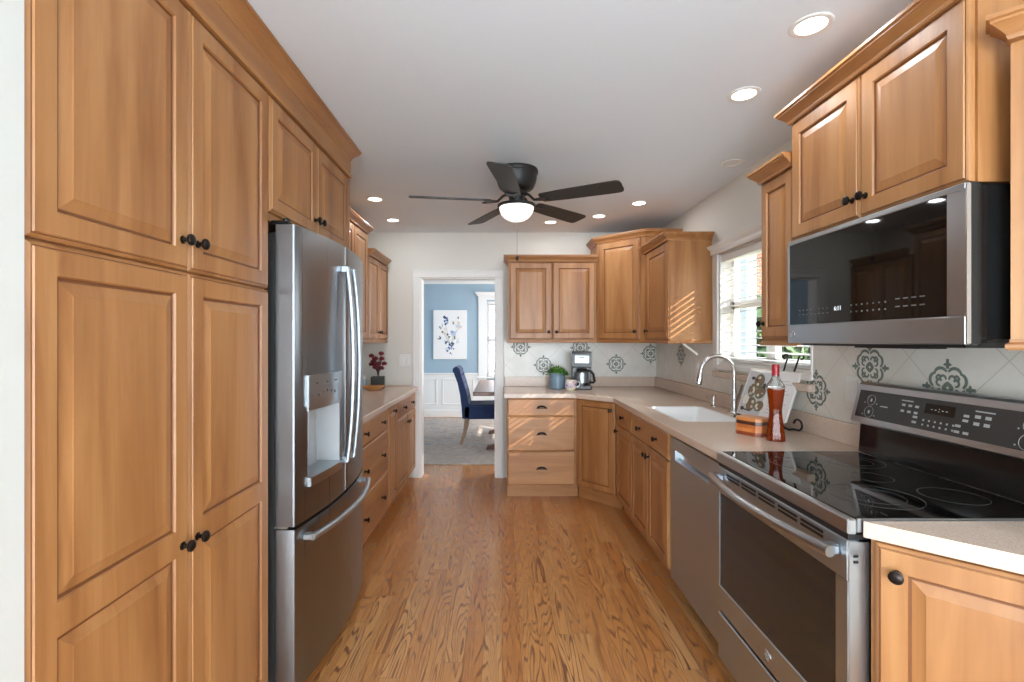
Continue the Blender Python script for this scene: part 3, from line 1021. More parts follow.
# ------------------------------------------------------------------ tiled backsplash with stencilled medallions
TZ0, TZ1 = CZ1 + .096, 1.371
bs1 = struct(MB().box(.016, XR - .009, YB - .008, YB - .0005, TZ0, TZ1), 'trim_3', 'tile_x')
q = MB()
q.box(XR - .008, XR - .0005, nfy - .60, WY0 - .005, TZ0, TZ1)
q.box(XR - .008, XR - .0005, WY0 - .005, WY1 + .005, TZ0, 1.112)
q.box(XR - .008, XR - .0005, WY1 + .005, YB - .009, TZ0, TZ1)
bs2 = struct(q, 'trim_4', 'tile_y')
def ribbon(s, pts, w_, th=.0008):
    """flat stroke in local (a, z), thickness along n"""
    n = len(pts)
    L1, L2 = [], []
    for i, p in enumerate(pts):
        a, b = Vector(pts[max(0, i - 1)]), Vector(pts[min(n - 1, i + 1)])
        d = (b - a).normalized()
        nn = Vector((-d.y, d.x)) * (w_ * .72 * (.5 + .5 * math.sin(PI * (i + .6) / (n + .2))))
        L1.append(Vector(p) + nn); L2.append(Vector(p) - nn)
    for i in range(n - 1):
        vs_ = [s.bm.verts.new((q_.x, h, q_.y)) for h in (0, -th) for q_ in (L1[i], L1[i + 1], L2[i + 1], L2[i])]
        for f in ((4, 5, 6, 7), (0, 1, 5, 4), (2, 3, 7, 6), (1, 2, 6, 5), (3, 0, 4, 7)):
            s.bm.faces.new([vs_[k] for k in f])
def medallion_bm():
    s = MB()
    for k in range(4):
        A = k * PI / 2
        def rot(pts):
            return [(x * math.cos(A) - y * math.sin(A), x * math.sin(A) + y * math.cos(A)) for x, y in pts]
        for sg in (1, -1):
            m_ = lambda pts: rot([(sg * x, y) for x, y in pts])
            # outer bracket: half lobe
            ribbon(s, m_([(.004, .062)] + [(.026 + .024 * math.cos(a), .046 + .022 * math.sin(a)) for a in [R(150 - 15 * i) for i in range(11)]]), .008)
            # inner scrolls
            ribbon(s, m_([(.006, .028)] + [(.017 + .011 * math.cos(a), .030 + .012 * math.sin(a)) for a in [R(180 - 25 * i) for i in range(10)]]), .006)
            ribbon(s, m_([(.034 + .007 * math.cos(a), .036 + .007 * math.sin(a)) for a in [R(40 * i) for i in range(10)]]), .006)
            ribbon(s, m_([(.0, .020), (.008, .012), (.014, .010)]), .006)
            ribbon(s, m_([(.0, .074), (.010, .082), (.014, .078)]), .006)
        ribbon(s, rot([(0, .066), (0, .078), (0, .100)]), .009)
        ribbon(s, rot([(-.012, .0), (0, .012)]), .005)
    return s
def medallion(parent, loc, rz):
    q = medallion_bm().build('medallion', 'stencil', parent)
    q.location = loc
    q.rotation_euler = (0, 0, R(rz))
    return q
yb_ = YB - .0083
md = medallion(bs1, (.412, yb_, 1.121), 0)
def md_copy(parent, loc, rz):
    c_ = md.copy(); C.objects.link(c_); c_.parent = parent; c_.location = loc; c_.rotation_euler = (0, 0, R(rz))
for x, z in ((1.135, 1.131), (.185, 1.300), (.778, 1.292), (1.478, 1.236)):
    md_copy(bs1, (x, yb_, z), 0)
xr_ = XR - .0083
for y, z in ((4.15, 1.245), (2.364, 1.126), (2.02, 1.257), (1.667, 1.205), (3.40, 1.04), (1.30, 1.257)):
    if y == 3.40:
        continue
    md_copy(bs2, (xr_, y, z), -90)

# switch plates and outlets
def plate(name, label, loc, rz, w_=.07, h_=.115, toggles=1, outlet=False):
    p = thing(name, label, 'wall plate', loc, rz)
    MB().box(-w_ / 2, w_ / 2, -.006, 0, -h_ / 2, h_ / 2, bevel=.002).build('cover_plate', 'white_plastic', p)
    for k in range(toggles):
        x = (k - (toggles - 1) / 2) * .046
        if outlet:
            for dz in (-.02, .02):
                MB().box(x - .013, x + .013, -.0085, -.0062, dz - .014, dz + .014, bevel=.001).build('socket', 'trim', p)
        else:
            MB().box(x - .015, x + .015, -.010, -.0062, -.032, .032, bevel=.0015).build('rocker', 'trim', p)
plate('switch_plate', 'white double switch plate on the wall left of the doorway', (-.965, YB - .0005, 1.165), 0, .118, .118, 2)
plate('wall_outlet', 'white outlet on the tile in the corner beneath the window-side cabinet', (XR - .0085, 4.50, 1.10), -90, outlet=True)
plate('switch_plate', 'white switch plate on the tile behind the faucet', (XR - .0085, 3.80, 1.15), -90)
plate('wall_outlet', 'white outlet on the tile just behind the range backguard', (XR - .0085, 2.12, 1.155), -90, outlet=True)

# ------------------------------------------------------------------ kitchen window
m = MB()
# cornice head and side casing
m.sweep([(XR, WY1 + .07), (XR - .02, WY1 + .07), (XR - .02, WY0 - .07), (XR, WY0 - .07)][::-1], [(0, WZ1 - .008), (-.004, WZ1 - .008), (-.010, WZ1 + .004), (-.010, WZ1 + .024), (-.024, WZ1 + .044), (-.028, WZ1 + .060), (0, WZ1 + .060)])
m.box(XR - .016, XR, WY1, WY1 + .07, WZ0 - .03, WZ1 - .01, bevel=.003)
m.box(XR - .016, XR, WY0 - .012, WY0, WZ0 - .03, WZ1 - .01, bevel=.003)
m.box(XR - .016, XR, WY0, WY1, WZ0 - .035, WZ0 - .001, bevel=.003)
# jambs and sashes
for a, b in ((WY0, WY0 + .018), (WY1 - .018, WY1)):
    m.box(XR, XR + TW, a, b, WZ0, WZ1)
m.box(XR, XR + TW, WY0 + .018, WY1 - .018, WZ0, WZ0 + .018)
m.box(XR, XR + TW, WY0 + .018, WY1 - .018, WZ1 - .018, WZ1)
xs0, xs1 = XR + .08, XR + .115
ym = (WY0 + WY1) / 2
for a, b in ((WY0 + .018, WY0 + .058), (WY1 - .058, WY1 - .018), (ym - .05, ym + .05)):
    m.box(xs0, xs1, a, b, WZ0 + .018, WZ1 - .018)
for a, b in ((WZ0 + .018, WZ0 + .06), (WZ1 - .06, WZ1 - .018), (1.585, 1.635)):
    m.box(xs0, xs1, WY0 + .018, WY1 - .018, a, b)
win = struct(m, 'window_1', 'trim')
g = mat('window_glass', (1, 1, 1), 0, 0)
nt = g.node_tree
tr = nt.nodes.new('ShaderNodeBsdfTransparent'); gl = nt.nodes.new('ShaderNodeBsdfGlossy'); mx = nt.nodes.new('ShaderNodeMixShader')
gl.inputs['Roughness'].default_value = .02
mx.inputs[0].default_value = .06
nt.links.new(tr.outputs[0], mx.inputs[1]); nt.links.new(gl.outputs[0], mx.inputs[2]); nt.links.new(mx.outputs[0], nt.nodes['Material Output'].inputs[0])
MB().box(xs0 + .014, xs0 + .018, WY0 + .03, WY1 - .03, WZ0 + .03, WZ1 - .03).build('glass_pane', g, win)
MB().box(DW0 + .02, DW1 - .02, DYF + .048, DYF + .052, DWZ0 + .02, DWZ1 - .02).build('glass_pane', g, bpy.data.objects['window_2'])
# stone sill ledge of the worktop material
struct(MB().box(XR - .045, XR - .0005, WY0 - .03, WY1 + .02, 1.113, 1.152, bevel=.004), 'trim_5', 'counter')
blind('window_blind', 'white slatted blind in the window above the sink', (XR + .036, WY1 - .02, 0), -90, WY1 - WY0 - .04, WZ0 + .020, WZ1 - .019, .044, R(5), .05)
rod = thing('white_rod', 'thin white rod slanting down from beneath the window-side cabinet', 'rod', (1.345, 3.60, 1.3435))  # added shape for a white bar of unknown kind
MB().tube([(0, 0, -.002), (.012, 0, -.012), (.105, 0, -.078)], .0075, 10).build('rod', 'white_plastic', rod, smooth=True)
MB().lathe([(.012, -.0005), (.012, -.004)], (0, 0, 0), 14).build('end_disc', 'white_plastic', rod)
# ------------------------------------------------------------------ outside the kitchen window
m_brick = mat('red_brick', srgb(150, 84, 62), .85)
t = NT(m_brick)
bt = t.n('ShaderNodeTexBrick')
bt.inputs['Scale'].default_value = 4.2
bt.inputs['Color1'].default_value = (*srgb(158, 88, 62), 1)
bt.inputs['Color2'].default_value = (*srgb(126, 70, 54), 1)
bt.inputs['Mortar'].default_value = (*srgb(180, 168, 156), 1)
bt.inputs['Mortar Size'].default_value = .012
tc = t.n('ShaderNodeTexCoord'); mp = t.n('ShaderNodeMapping'); mp.inputs['Rotation'].default_value = (R(90), 0, 0)
t.l(tc.outputs['Object'], mp.inputs[0]); t.l(mp.outputs[0], bt.inputs['Vector']); t.l(bt.outputs[0], t.b.inputs['Base Color'])
m_lawn = mat('lawn', srgb(92, 112, 70), .95)
struct(MB().box(1.75, 40, -20, 40, -.50, -.30), 'ground', m_lawn)
hs = thing('brick_house', 'neighbouring red brick house seen through the sink window blind', 'house', (5.8, 9.6, -.30), 20)
MB().box(-3.2, 5, 0, 6, 0, 3.6).build('wall', m_brick, hs)
q = MB(); q.prism([(-.5, 3.6), (6.5, 3.6), (3, 5.6)], 'x', -3.5, 5.3); q.build('roof', mat('brown_roof', srgb(90, 78, 70), .9), hs)
for x in (-2.2, .2, 2.4):
    q = MB(); q.box(x - .55, x + .55, -.05, .0, 1.0, 2.5); q.build('window', 'trim', hs)
    q = MB(); q.box(x - .45, x + .45, -.06, -.045, 1.1, 2.4); q.build('pane', 'black_gloss', hs)
m_leaf = mat('leaf_green', srgb(86, 108, 66), .8)
def tree(label, loc, h, r, seed):
    rr = random.Random(seed)
    tr_ = thing('tree', label, 'tree', loc, 0)
    q = MB()
    q.tube([(0, 0, 0), (.04, .02, h * .3), (0, .05, h * .6)], [.12, .09, .05], 8)
    for k in range(6):
        a = k * 1.05
        q.tube([(0, .03, h * (.3 + .05 * k)), (r * .5 * math.cos(a), r * .5 * math.sin(a), h * (.5 + .06 * k))], [.04, .015], 6)
    q.build('trunk', mat('bark', srgb(92, 76, 62), .9), tr_)
    q = MB()
    for _ in range(900):
        a, b_ = rr.uniform(0, 2 * PI), rr.uniform(-1, 1)
        rad = r * (rr.random() ** .4)
        cz = h * .68 + b_ * h * .32
        sc_ = math.sqrt(max(.05, 1 - b_ * b_))
        p = Vector((rad * sc_ * math.cos(a), rad * sc_ * math.sin(a), cz))
        u = Vector((rr.uniform(-1, 1), rr.uniform(-1, 1), rr.uniform(-1, 1))).normalized() * .14
        v_ = u.orthogonal().normalized() * .07
        q.face([p - u, p + v_, p + u, p - v_])
    q.build('foliage', m_leaf, tr_, recalc=False)
tree('slim leafy tree outside the sink window, nearest the glass', (3.9, 7.0, -.3), 2.3, .42, 1)
tree('bushy tree beside the brick house, further from the sink window', (9.6, 8.6, -.3), 3.2, .8, 2)

# ------------------------------------------------------------------ refrigerator (faces +x)
fr = thing('refrigerator', 'stainless french-door refrigerator with water dispenser and bottom freezer', 'refrigerator', (0, 0, 0))
FY0, FY1 = 1.803, 2.688
MB().box(XL + .03, -.848, FY0 + .012, FY1 - .012, .03, 1.775, bevel=.004).build('body', 'charcoal', fr)
def bulge(y):
    c_ = (FY0 + FY1) / 2
    return -.772 + .048 * (1 - ((y - c_) / ((FY1 - FY0) / 2)) ** 2)
XBK = -.842
def arc(y0, y1, n=10, edge=.006):
    ys = [y0, y0 + edge * .4, y0 + edge] + [y0 + edge + (y1 - y0 - 2 * edge) * i / n for i in range(1, n)] + [y1 - edge, y1 - edge * .4, y1]
    off = [edge, edge * .25, 0] + [0] * (n - 1) + [0, edge * .25, edge]
    return [(bulge(y) - o, y) for y, o in zip(ys, off)]
def plain_door(name, y0, y1, z0, z1, m_='slate'):
    s = MB()
    pts = arc(y0, y1)
    poly = [(XBK, y0)] + pts + [(XBK, y1)]
    s.prism(poly, 'z', z0, z1)
    return s.build(name, [m_], fr, smooth=True, angle=30)
FG = 2.243
SPL = .668
plain_door('door', FG + .002, FY1, SPL + .006, 1.80)
plain_door('freezer_drawer', FY0, FY1, .055, SPL - .006)
MB().box(-.84, -.79, FY0 + .02, FY1 - .02, .012, .05).build('kick_grille', 'black', fr)
# dispenser door with a recess
cy0, cy1, cz0, cz1 = 1.885, 2.165, .83, 1.115
s = MB()
y0, y1, z0, z1 = FY0, FG - .002, SPL + .006, 1.80
pts = [p for p in arc(y0, y1, 10) if not (cy0 - .012 < p[1] < cy1 + .012)]
ci = [cy0 + (cy1 - cy0) * i / 6 for i in range(7)]
pts = sorted(pts + [(bulge(y), y) for y in ci], key=lambda p: p[1])
zs = [z0, cz0, cz1, z1]
for i in range(len(pts) - 1):
    for j in range(3):
        (xa, ya), (xb, yb2) = pts[i], pts[i + 1]
        if j == 1 and ya >= cy0 - 1e-6 and yb2 <= cy1 + 1e-6:
            continue
        s.face([(xa, ya, zs[j]), (xb, yb2, zs[j]), (xb, yb2, zs[j + 1]), (xa, ya, zs[j + 1])])
poly = [(XBK, y0)] + pts + [(XBK, y1)]
for z in (z0, z1):
    s.face([(x, y, z) for x, y in poly])
for (xa, ya), (xb, yb2) in (((XBK, y0), pts[0]), (pts[-1], (XBK, y1)), ((XBK, y1), (XBK, y0))):
    s.face([(xa, ya, z0), (xb, yb2, z0), (xb, yb2, z1), (xa, ya, z1)])
bmesh.ops.remove_doubles(s.bm, verts=s.bm.verts[:], dist=1e-5)
fd = s.build('door', ['slate'], fr, smooth=True, angle=30)
s = MB()
xb_ = -.828
fl = [(bulge(y), y) for y in ci]
s.face([(x, y, cz0) for x, y in fl] + [(xb_, cy1, cz0), (xb_, cy0, cz0)])
s.face([(x, y, cz1) for x, y in fl] + [(xb_, cy1, cz1), (xb_, cy0, cz1)])
s.face([(xb_, cy0, cz0), (xb_, cy1, cz0), (xb_, cy1, cz1), (xb_, cy0, cz1)])
for y in (cy0, cy1):
    s.face([(bulge(y), y, cz0), (xb_, y, cz0), (xb_, y, cz1), (bulge(y), y, cz1)])
s.build('dispenser_recess', 'grey_plastic', fd, recalc=False)
s = MB()
cpts = [(bulge(y) + .010, y) for y in ci]
s.prism([(bulge(cy0) - .004, cy0 - .004)] + [(bulge(cy0) + .008, cy0 - .006)] + cpts + [(bulge(cy1) + .008, cy1 + .006), (bulge(cy1) - .004, cy1 + .004)], 'z', cz1 - .004, 1.232)
s.prism([(bulge(cy0) - .04, cy0 + .004)] + [(bulge(y) + .004, y) for y in ci] + [(bulge(cy1) - .04, cy1 - .004)], 'z', cz1 - .022, cz1 - .005)
cp = s.build('dispenser_panel', 'steel_h', fd, smooth=True, angle=30)
s = MB()
for y in (1.94, 2.02, 2.10):
    s.box(bulge(y) + .009, bulge(y) + .0108, y - .014, y + .014, 1.196, 1.201)
for k, y in enumerate((1.95, 1.985, 2.02, 2.055, 2.09)):
    s.lathe([(.0065, -.0005), (.0065, .001)], (bulge(y) + .0095, y, 1.150 + .012 * math.sin(k * PI / 4)), 10, axis='x')
s.build('control_icons', 'charcoal', cp)  # bars and round buttons of the dispenser controls
s = MB()
s.prism([(xb_ + .01, cy0 + .003)] + [(bulge(y) + .014, y) for y in ci] + [(xb_ + .01, cy1 - .003)], 'z', .800, .834)
s.build('drip_tray', 'steel_h', fd, smooth=True, angle=30)
MB().box(-.822, -.800, 2.005, 2.045, .90, 1.09, bevel=.004).build('dispenser_paddle', 'grey_plastic', fd)
# handles
def bow(y, z0, z1, xo, n=14):
    return [(bulge(y) + .024 + xo * math.sin(PI * i / n) ** .8, y, z0 + (z1 - z0) * i / n) for i in range(n + 1)]
for y, par in ((2.197, fd), (2.290, None)):
    s = MB()
    s.tube(bow(y, .82, 1.70, .028), .012, 12)
    for z in (.83, 1.69):
        s.box(bulge(y) - .002, bulge(y) + .028, y - .011, y + .011, z - .016, z + .016, bevel=.004)
    s.build('handle', 'steel', par or [c_ for c_ in fr.children if c_.name.startswith('door')][0], smooth=True)
s = MB()
s.tube([(bulge(FY0 + .055 + .775 * i / 14) + .034 + .020 * math.sin(PI * i / 14), FY0 + .055 + .775 * i / 14, .615) for i in range(15)], .0135, 12)
for y in (FY0 + .065, FY0 + .82):
    s.box(bulge(y) - .004, bulge(y) + .036, y - .014, y + .014, .603, .627, bevel=.004)
s.build('handle', 'steel', [c_ for c_ in fr.children if c_.name.startswith('freezer')][0], smooth=True)
for y in (FY0 + .03, FY1 - .03):
    q = MB(); q.box(-.866, -.80, y - .022, y + .022, 1.802, 1.818, bevel=.004); q.lathe([(.014, 1.80), (.014, 1.824), (.010, 1.828)], (-.815, y, 0), 12); q.build('hinge_cover', 'black', fr)
q = MB(); q.box(-.85, -.80, FY0 + .006, FY0 + .05, SPL - .004, SPL + .004); q.build('hinge', 'steel_h', fr)
q = MB(); q.lathe([(.001, .001), (.016, .001), (.018, .0)], (0, 0, 0), 20, axis='x')
q.xf(Matrix.Translation((bulge(2.63) - .001, 2.63, 1.685))).build('round_emblem', 'chrome', fr, smooth=True)

# ------------------------------------------------------------------ range (faces -x)
rg = thing('range', 'freestanding stainless electric range with black glass cooktop', 'range', (0, 0, 0))
RX = .884         # oven door front plane
MB().box(.938, 1.50, RY0 + .003, RY1 - .003, .03, .895).build('body', 'black_gloss', rg)
q = MB(); q.box(.905, 1.455, RY0 + .006, RY1 - .006, .897, .9135, bevel=.002); ct = q.build('cooktop', 'blackglass', rg)
q = MB()
q.box(RX - .002, .906, RY0 + .001, RY1 - .001, .872, .9128, bevel=.004)
q.box(.906, 1.46, RY0 + .001, RY0 + .006, .88, .9142); q.box(.906, 1.46, RY1 - .006, RY1 - .001, .88, .9142)
q.build('cooktop_trim', 'steel_h', rg)
s = MB()
for x, y, r_ in ((1.09, 1.42, .115), (1.09, 1.42, .075), (1.09, 1.80, .085), (1.32, 1.42, .080), (1.32, 1.82, .095), (1.32, 1.82, .06), (1.23, 1.615, .06)):
    s.tube([(x + r_ * math.cos(2 * PI * i / 40), y + r_ * math.sin(2 * PI * i / 40), .9134) for i in range(40)], .0009, 4, closed=True)
s.build('burner_ring', mat('burner_marking', (.045, .045, .045), .4), ct)
# oven door
od = MB()
DZ0, DZ1 = .275, .856
GZ0, GZ1, GY0, GY1 = .375, .752, RY0 + .050, RY1 - .022
od.box(RX, RX + .034, RY0 + .006, RY1 - .006, DZ0, GZ0, bevel=.003)
od.box(RX, RX + .034, RY0 + .006, RY1 - .006, GZ1, DZ1, bevel=.003)
od.box(RX, RX + .034, RY0 + .006, GY0, GZ0, GZ1)
od.box(RX, RX + .034, GY1, RY1 - .006, GZ0, GZ1)
odo = od.build('oven_door', 'steel', rg)
MB().box(RX + .003, RX + .030, GY0, GY1, GZ0, GZ1).build('oven_window', 'oven_glass', odo)
s = MB()
for k in range(5):
    a = RY0 + .10 + k * .118
    for dz in (0, .013):
        s.box(RX - .0012, RX + .002, a, a + .100, .824 + dz, .832 + dz)
s.build('vent_slots', 'black', odo)
s = MB()
hx = lambda i, n=16: RX - .030 - .040 * math.sin(PI * i / n)
s.tube([(hx(i), RY0 + .026 + (RY1 - RY0 - .046) * i / 16, .820) for i in range(17)], .0155, 14)
for y in (RY0 + .048, RY1 - .045):
    s.box(RX - .036, RX + .002, y - .014, y + .014, .806, .834, bevel=.005)
s.build('oven_handle', 'steel_h', odo, smooth=True)
q = MB()
q.box(RX + .002, .937, RY0 + .002, RY0 + .0055, DZ0, DZ1 - .002)
q.build('door_edge', 'steel_h', odo)
s = MB()
for dz in (.80, .815):
    s.box(RX + .012, RX + .024, RY0 + .0005, RY0 + .0025, dz, dz + .007)
s.build('edge_slots', 'black', odo)
MB().box(RX + .004, .938, RY0 + .010, RY1 - .010, .8565, .871).build('shadow_gap', 'black', rg)
q = MB(); q.box(RX + .001, .937, RY0 + .006, RY1 - .006, .075, .262, bevel=.004); q.build('storage_drawer', 'steel', rg)
MB().box(.95, .97, RY0 + .02, RY1 - .02, .0, .075).build('kick_plate', 'black', rg)
EM = Matrix.Rotation(R(-90), 4, 'Z') @ Matrix.Rotation(R(90), 4, 'X')   # text plane facing -x
def emblem(parent, loc, r_):
    s = MB()
    s.lathe([(r_, 0), (r_, -.0015), (r_ * .86, -.0022), (r_ * .8, -.0012)], (0, 0, 0), 28, axis='x', cap=False)
    s.lathe([(r_ * .98, -.0002), (.0005, -.0004)], (0, 0, 0), 28, axis='x', mi=1)
    text_mesh(s, 'GE', r_ * 1.0, Matrix.Translation((-.001, 0, 0)) @ EM, 0)
    s.xf(Matrix.Translation(loc)).build('round_emblem', ['chrome', 'grey_plastic'], parent)
emblem(odo, (RX - .0004, 1.616, .318), .020)
# backguard with controls, leaning back
BG = thing('backguard_frame', None, None)
bgp = [(1.455, .914), (1.470, 1.03), (1.436, 1.04), (1.476, 1.19), (1.486, 1.197), (1.524, 1.197), (1.524, .914)]
bpy.data.objects.remove(BG)
s = MB(); s.prism([(1.462, .9145), (1.470, 1.035), (1.522, 1.035), (1.522, .9145)], 'y', RY0 + .006, RY1 - .006)
bg_low = s.build('backguard', 'black_gloss', rg)
s = MB(); s.prism([(1.436, 1.036), (1.432, 1.044), (1.468, 1.190), (1.480, 1.198), (1.522, 1.198), (1.522, 1.036)], 'y', RY0 + .002, RY1 - .002)
cpn = s.build('control_housing', 'steel_h', rg)
# glass panel on the sloped face
p0, p1 = Vector((1.432, 0, 1.044)), Vector((1.468, 0, 1.190))
up_ = (p1 - p0).normalized(); nrm_ = Vector((-up_.z, 0, up_.x))
def on_panel(y, h, off=0.):
    v_ = p0 + up_ * h + nrm_ * off
    return Vector((v_.x, y, v_.z))
def panel_box(s, ya, yb_, ha, hb, o0, o1, mi=0):
    lo_ = [on_panel(y, h, o0) for y, h in ((ya, ha), (yb_, ha), (yb_, hb), (ya, hb))]
    hi_ = [on_panel(y, h, o1) for y, h in ((ya, ha), (yb_, ha), (yb_, hb), (ya, hb))]
    s.loft([lo_, hi_], mi=mi)
s = MB(); panel_box(s, RY0 + .022, RY1 - .022, .020, .128, -.001, .0025); gp = s.build('control_glass', 'charcoal', cpn)
s = MB()
for yc in (1.33, 1.905):
    for (dy, h, r_) in ((0, .092, .020), (.0, .045, .022), (-.055, .092, .016)):
        if yc == 1.905 and dy:
            continue
        pts = [on_panel(yc + dy + r_ * math.cos(2 * PI * i / 20), h + r_ * math.sin(2 * PI * i / 20), .0028) for i in range(20)]
        s.tube(pts, .0006, 4, closed=True)
        panel_box(s, yc + dy - .004, yc + dy + .004, h - .006, h + .006, .0024, .0031)
        for q_ in (-.03, .03):
            panel_box(s, yc + dy + q_ - .002, yc + dy + q_ + .002, h - .014, h - .010, .0024, .0031)
rr = random.Random(5)
for k in range(3):
    for j in range(2):
        panel_box(s, 1.745 - k * .028, 1.760 - k * .028, .068 + j * .022, .076 + j * .022, .0024, .0031)
        panel_box(s, 1.500 - k * .0, 1.515, .0, .0, .0024, .0025) if False else None
panel_box(s, 1.715, 1.765, .108, .112, .0024, .0031)
for k in range(2):
    for j in range(2):
        panel_box(s, 1.470 - k * .032, 1.488 - k * .032, .066 + j * .022, .076 + j * .022, .0024, .0031)
panel_box(s, 1.430, 1.490, .108, .112, .0024, .0031)
for k in range(6):
    for j in range(2):
        y = 1.66 - k * .022
        panel_box(s, y - .003, y + .003, .034 + j * .016, .040 + j * .016, .0024, .0031)
for y, h in ((1.535, .036), (1.505, .036), (1.535, .055), (1.515, .075), (1.515, .09), (1.695, .040), (1.695, .058)):
    panel_box(s, y - .009, y + .009, h - .004, h + .004, .0024, .0031)
panel_box(s, 1.82, 1.855, .072, .076, .0024, .0031)
s.build('control_icons', 'icon', gp)  # rings and bars marking the range's touch controls
s = MB(); panel_box(s, 1.555, 1.665, .078, .112, .0024, .0030); dsp = s.build('display', 'black_gloss', gp)
s = MB()
tmx = Matrix.Translation(on_panel(1.61, .095, .0031)) @ Matrix.Rotation(math.atan2(up_.x, up_.z), 4, 'Y') @ EM
text_mesh(s, '- - : - -', .024, tmx)
s.build('display_digits', mat('dim_digits', (.35, .33, .28), .5, **{'Emission Color': (.8, .75, .6, 1), 'Emission Strength': .25}), dsp)

# ------------------------------------------------------------------ dishwasher
dw = thing('dishwasher', 'stainless dishwasher between the sink cabinet and the range', 'dishwasher', (0, 0, 0))
DY0, DY1 = 2.016, 2.636
DX = .915
MB().box(.945, 1.50, DY0 + .004, DY1 - .004, .09, .866).build('body', 'charcoal', dw)
hy0, hy1, hz0, hz1 = 2.14, 2.565, .735, .785
q = MB()
q.box(DX, .944, DY0 + .003, DY1 - .003, .085, hz0, bevel=.002)
q.box(DX, .944, DY0 + .003, DY1 - .003, hz1, .848, bevel=.002)
q.box(DX, .944, DY0 + .003, hy0, hz0, hz1); q.box(DX, .944, hy1, DY1 - .003, hz0, hz1)
dd = q.build('door', 'steel', dw)
q = MB(); q.box(.938, .944, hy0, hy1, hz0, hz1); q.face([(.916, hy0, hz0), (.916, hy1, hz0), (.938, hy1, hz0 + .012), (.938, hy0, hz0 + .012)])
q.build('pocket_handle', 'steel_h', dd)
MB().box(DX + .004, .944, DY0 + .006, DY1 - .006, .849, .866).build('gap_strip', 'black', dw)  # black strip filling the gap between door top and worktop
MB().box(.985, 1.0, DY0 + .004, DY1 - .004, .0, .088).build('kick_plate', 'black', dw)

# ------------------------------------------------------------------ over-the-range microwave
mw = thing('microwave', 'stainless over-the-range microwave with black glass door', 'microwave', (0, 0, 0))
MY0, MY1, MZ0, MZ1, MXF = 1.215, 1.978, 1.357, 1.768, 1.165
MB().box(1.205, XR - .010, MY0 + .012, MY1 - .010, MZ0 + .006, MZ1 - .003).build('body', 'black_gloss', mw)
q = MB()
gy0, gy1, gz0, gz1 = MY0 + .055, MY1 - .012, MZ0 + .075, MZ1 - .018
q.box(MXF, 1.200, MY0 + .004, MY1, MZ0, gz0, bevel=.003); q.box(MXF, 1.200, MY0 + .004, MY1, gz1, MZ1, bevel=.003)
q.box(MXF, 1.200, MY0 + .004, gy0, gz0, gz1); q.box(MXF, 1.200, gy1, MY1, gz0, gz1)
md_ = q.build('door', 'steel_h', mw)
gw = MB().box(MXF + .0015, 1.196, gy0, gy1, gz0, gz1).build('door_glass', 'blackglass', md_)
q = MB(); q.box(1.1765, 1.2, MY0 + .0005, MY0 + .0038, MZ0 + .001, MZ1 - .001); q.box(1.2, 1.32, MY0 + .004, MY0 + .012, MZ0 + .01, MZ1 - .01); q.build('side_panel', 'black_gloss', mw)
q = MB(); q.box(1.165, 1.176, MY0 + .0005, MY0 + .004, MZ0 + .004, MZ1 - .004); q.build('door_edge', 'chrome', md_)
q = MB(); q.box(1.20, 1.50, MY0 + .04, MY1 - .04, MZ0 - .008, MZ0 + .006); q.box(1.25, 1.33, 1.45, 1.72, MZ0 - .014, MZ0 - .008); q.build('vent_base', 'black', mw)
s = MB()
xg = MXF + .0012
for k in range(8):
    y = 1.90 - k * .023
    s.box(xg - .0003, xg + .001, y - .004, y + .004, 1.484, 1.487); s.box(xg - .0003, xg + .001, y - .006, y + .006, 1.466, 1.469)
for k in range(7):
    y = 1.62 - k * .024
    s.box(xg - .0003, xg + .001, y - .003, y + .003, 1.484, 1.489); s.box(xg - .0003, xg + .001, y - .003, y + .003, 1.462, 1.467)
for k in range(4):
    y = 1.43 - k * .028
    s.box(xg - .0003, xg + .001, y - .008, y + .008, 1.490, 1.4935); s.box(xg - .0003, xg + .001, y - .008, y + .008, 1.467, 1.4705)
s.build('control_icons', mat('dim_icons', (.16, .16, .16), .5), gw)  # touch-control icons on the microwave glass
s = MB(); text_mesh(s, '6:11', .022, Matrix.Translation((xg - .0004, 1.685, 1.480)) @ EM); s.build('clock_digits', 'display', gw)
emblem(md_, (MXF - .0004, 1.945, MZ0 + .036), .014)

# ------------------------------------------------------------------ faucet and soap dispenser
fa = thing('kitchen_faucet', 'brushed nickel gooseneck faucet with pull-down spray behind the sink', 'faucet', (1.455, 3.04, CZ1))
MB().lathe([(.029, 0), (.029, .006), (.024, .012), (.0195, .03), (.019, .12), (.016, .13), (.0145, .15)], seg=24).build('faucet_body', 'chrome', fa, smooth=True)
pts = [(0, 0, .14), (0, 0, .25)]
for i in range(13):
    a = PI * i / 12 * .985
    pts.append((-.105 + .105 * math.cos(a), 0, .255 + .105 * math.sin(a)))
s = MB(); s.tube(pts, .0125, 14); s.build('gooseneck', 'chrome', fa, smooth=True)
e = Vector(pts[-1]); d_ = (e - Vector(pts[-2])).normalized()
s = MB(); s.tube([e, e + d_ * .02, e + d_ * .055, e + d_ * .075], [.0135, .017, .021, .019], 16); hd = s.build('spray_head', 'chrome', fa, smooth=True)
s = MB(); s.tube([e + d_ * .0755, e + d_ * .079], [.0185, .017], 16); s.build('spray_face', 'black', hd)
s = MB(); s.tube([(0, -.018, .085), (0, -.040, .092)], [.011, .011], 12); s.tube([(0, -.036, .09), (.01, -.05, .13), (.02, -.065, .185)], [.009, .008, .006], 10); s.build('lever', 'chrome', fa, smooth=True)
sd = thing('soap_dispenser', 'small nickel soap dispenser pump beside the faucet', 'soap dispenser', (1.467, 3.36, CZ1))
MB().lathe([(.021, 0), (.021, .005), (.013, .012), (.012, .045), (.009, .05), (.009, .062)], seg=20).build('pump_body', 'chrome', sd, smooth=True)
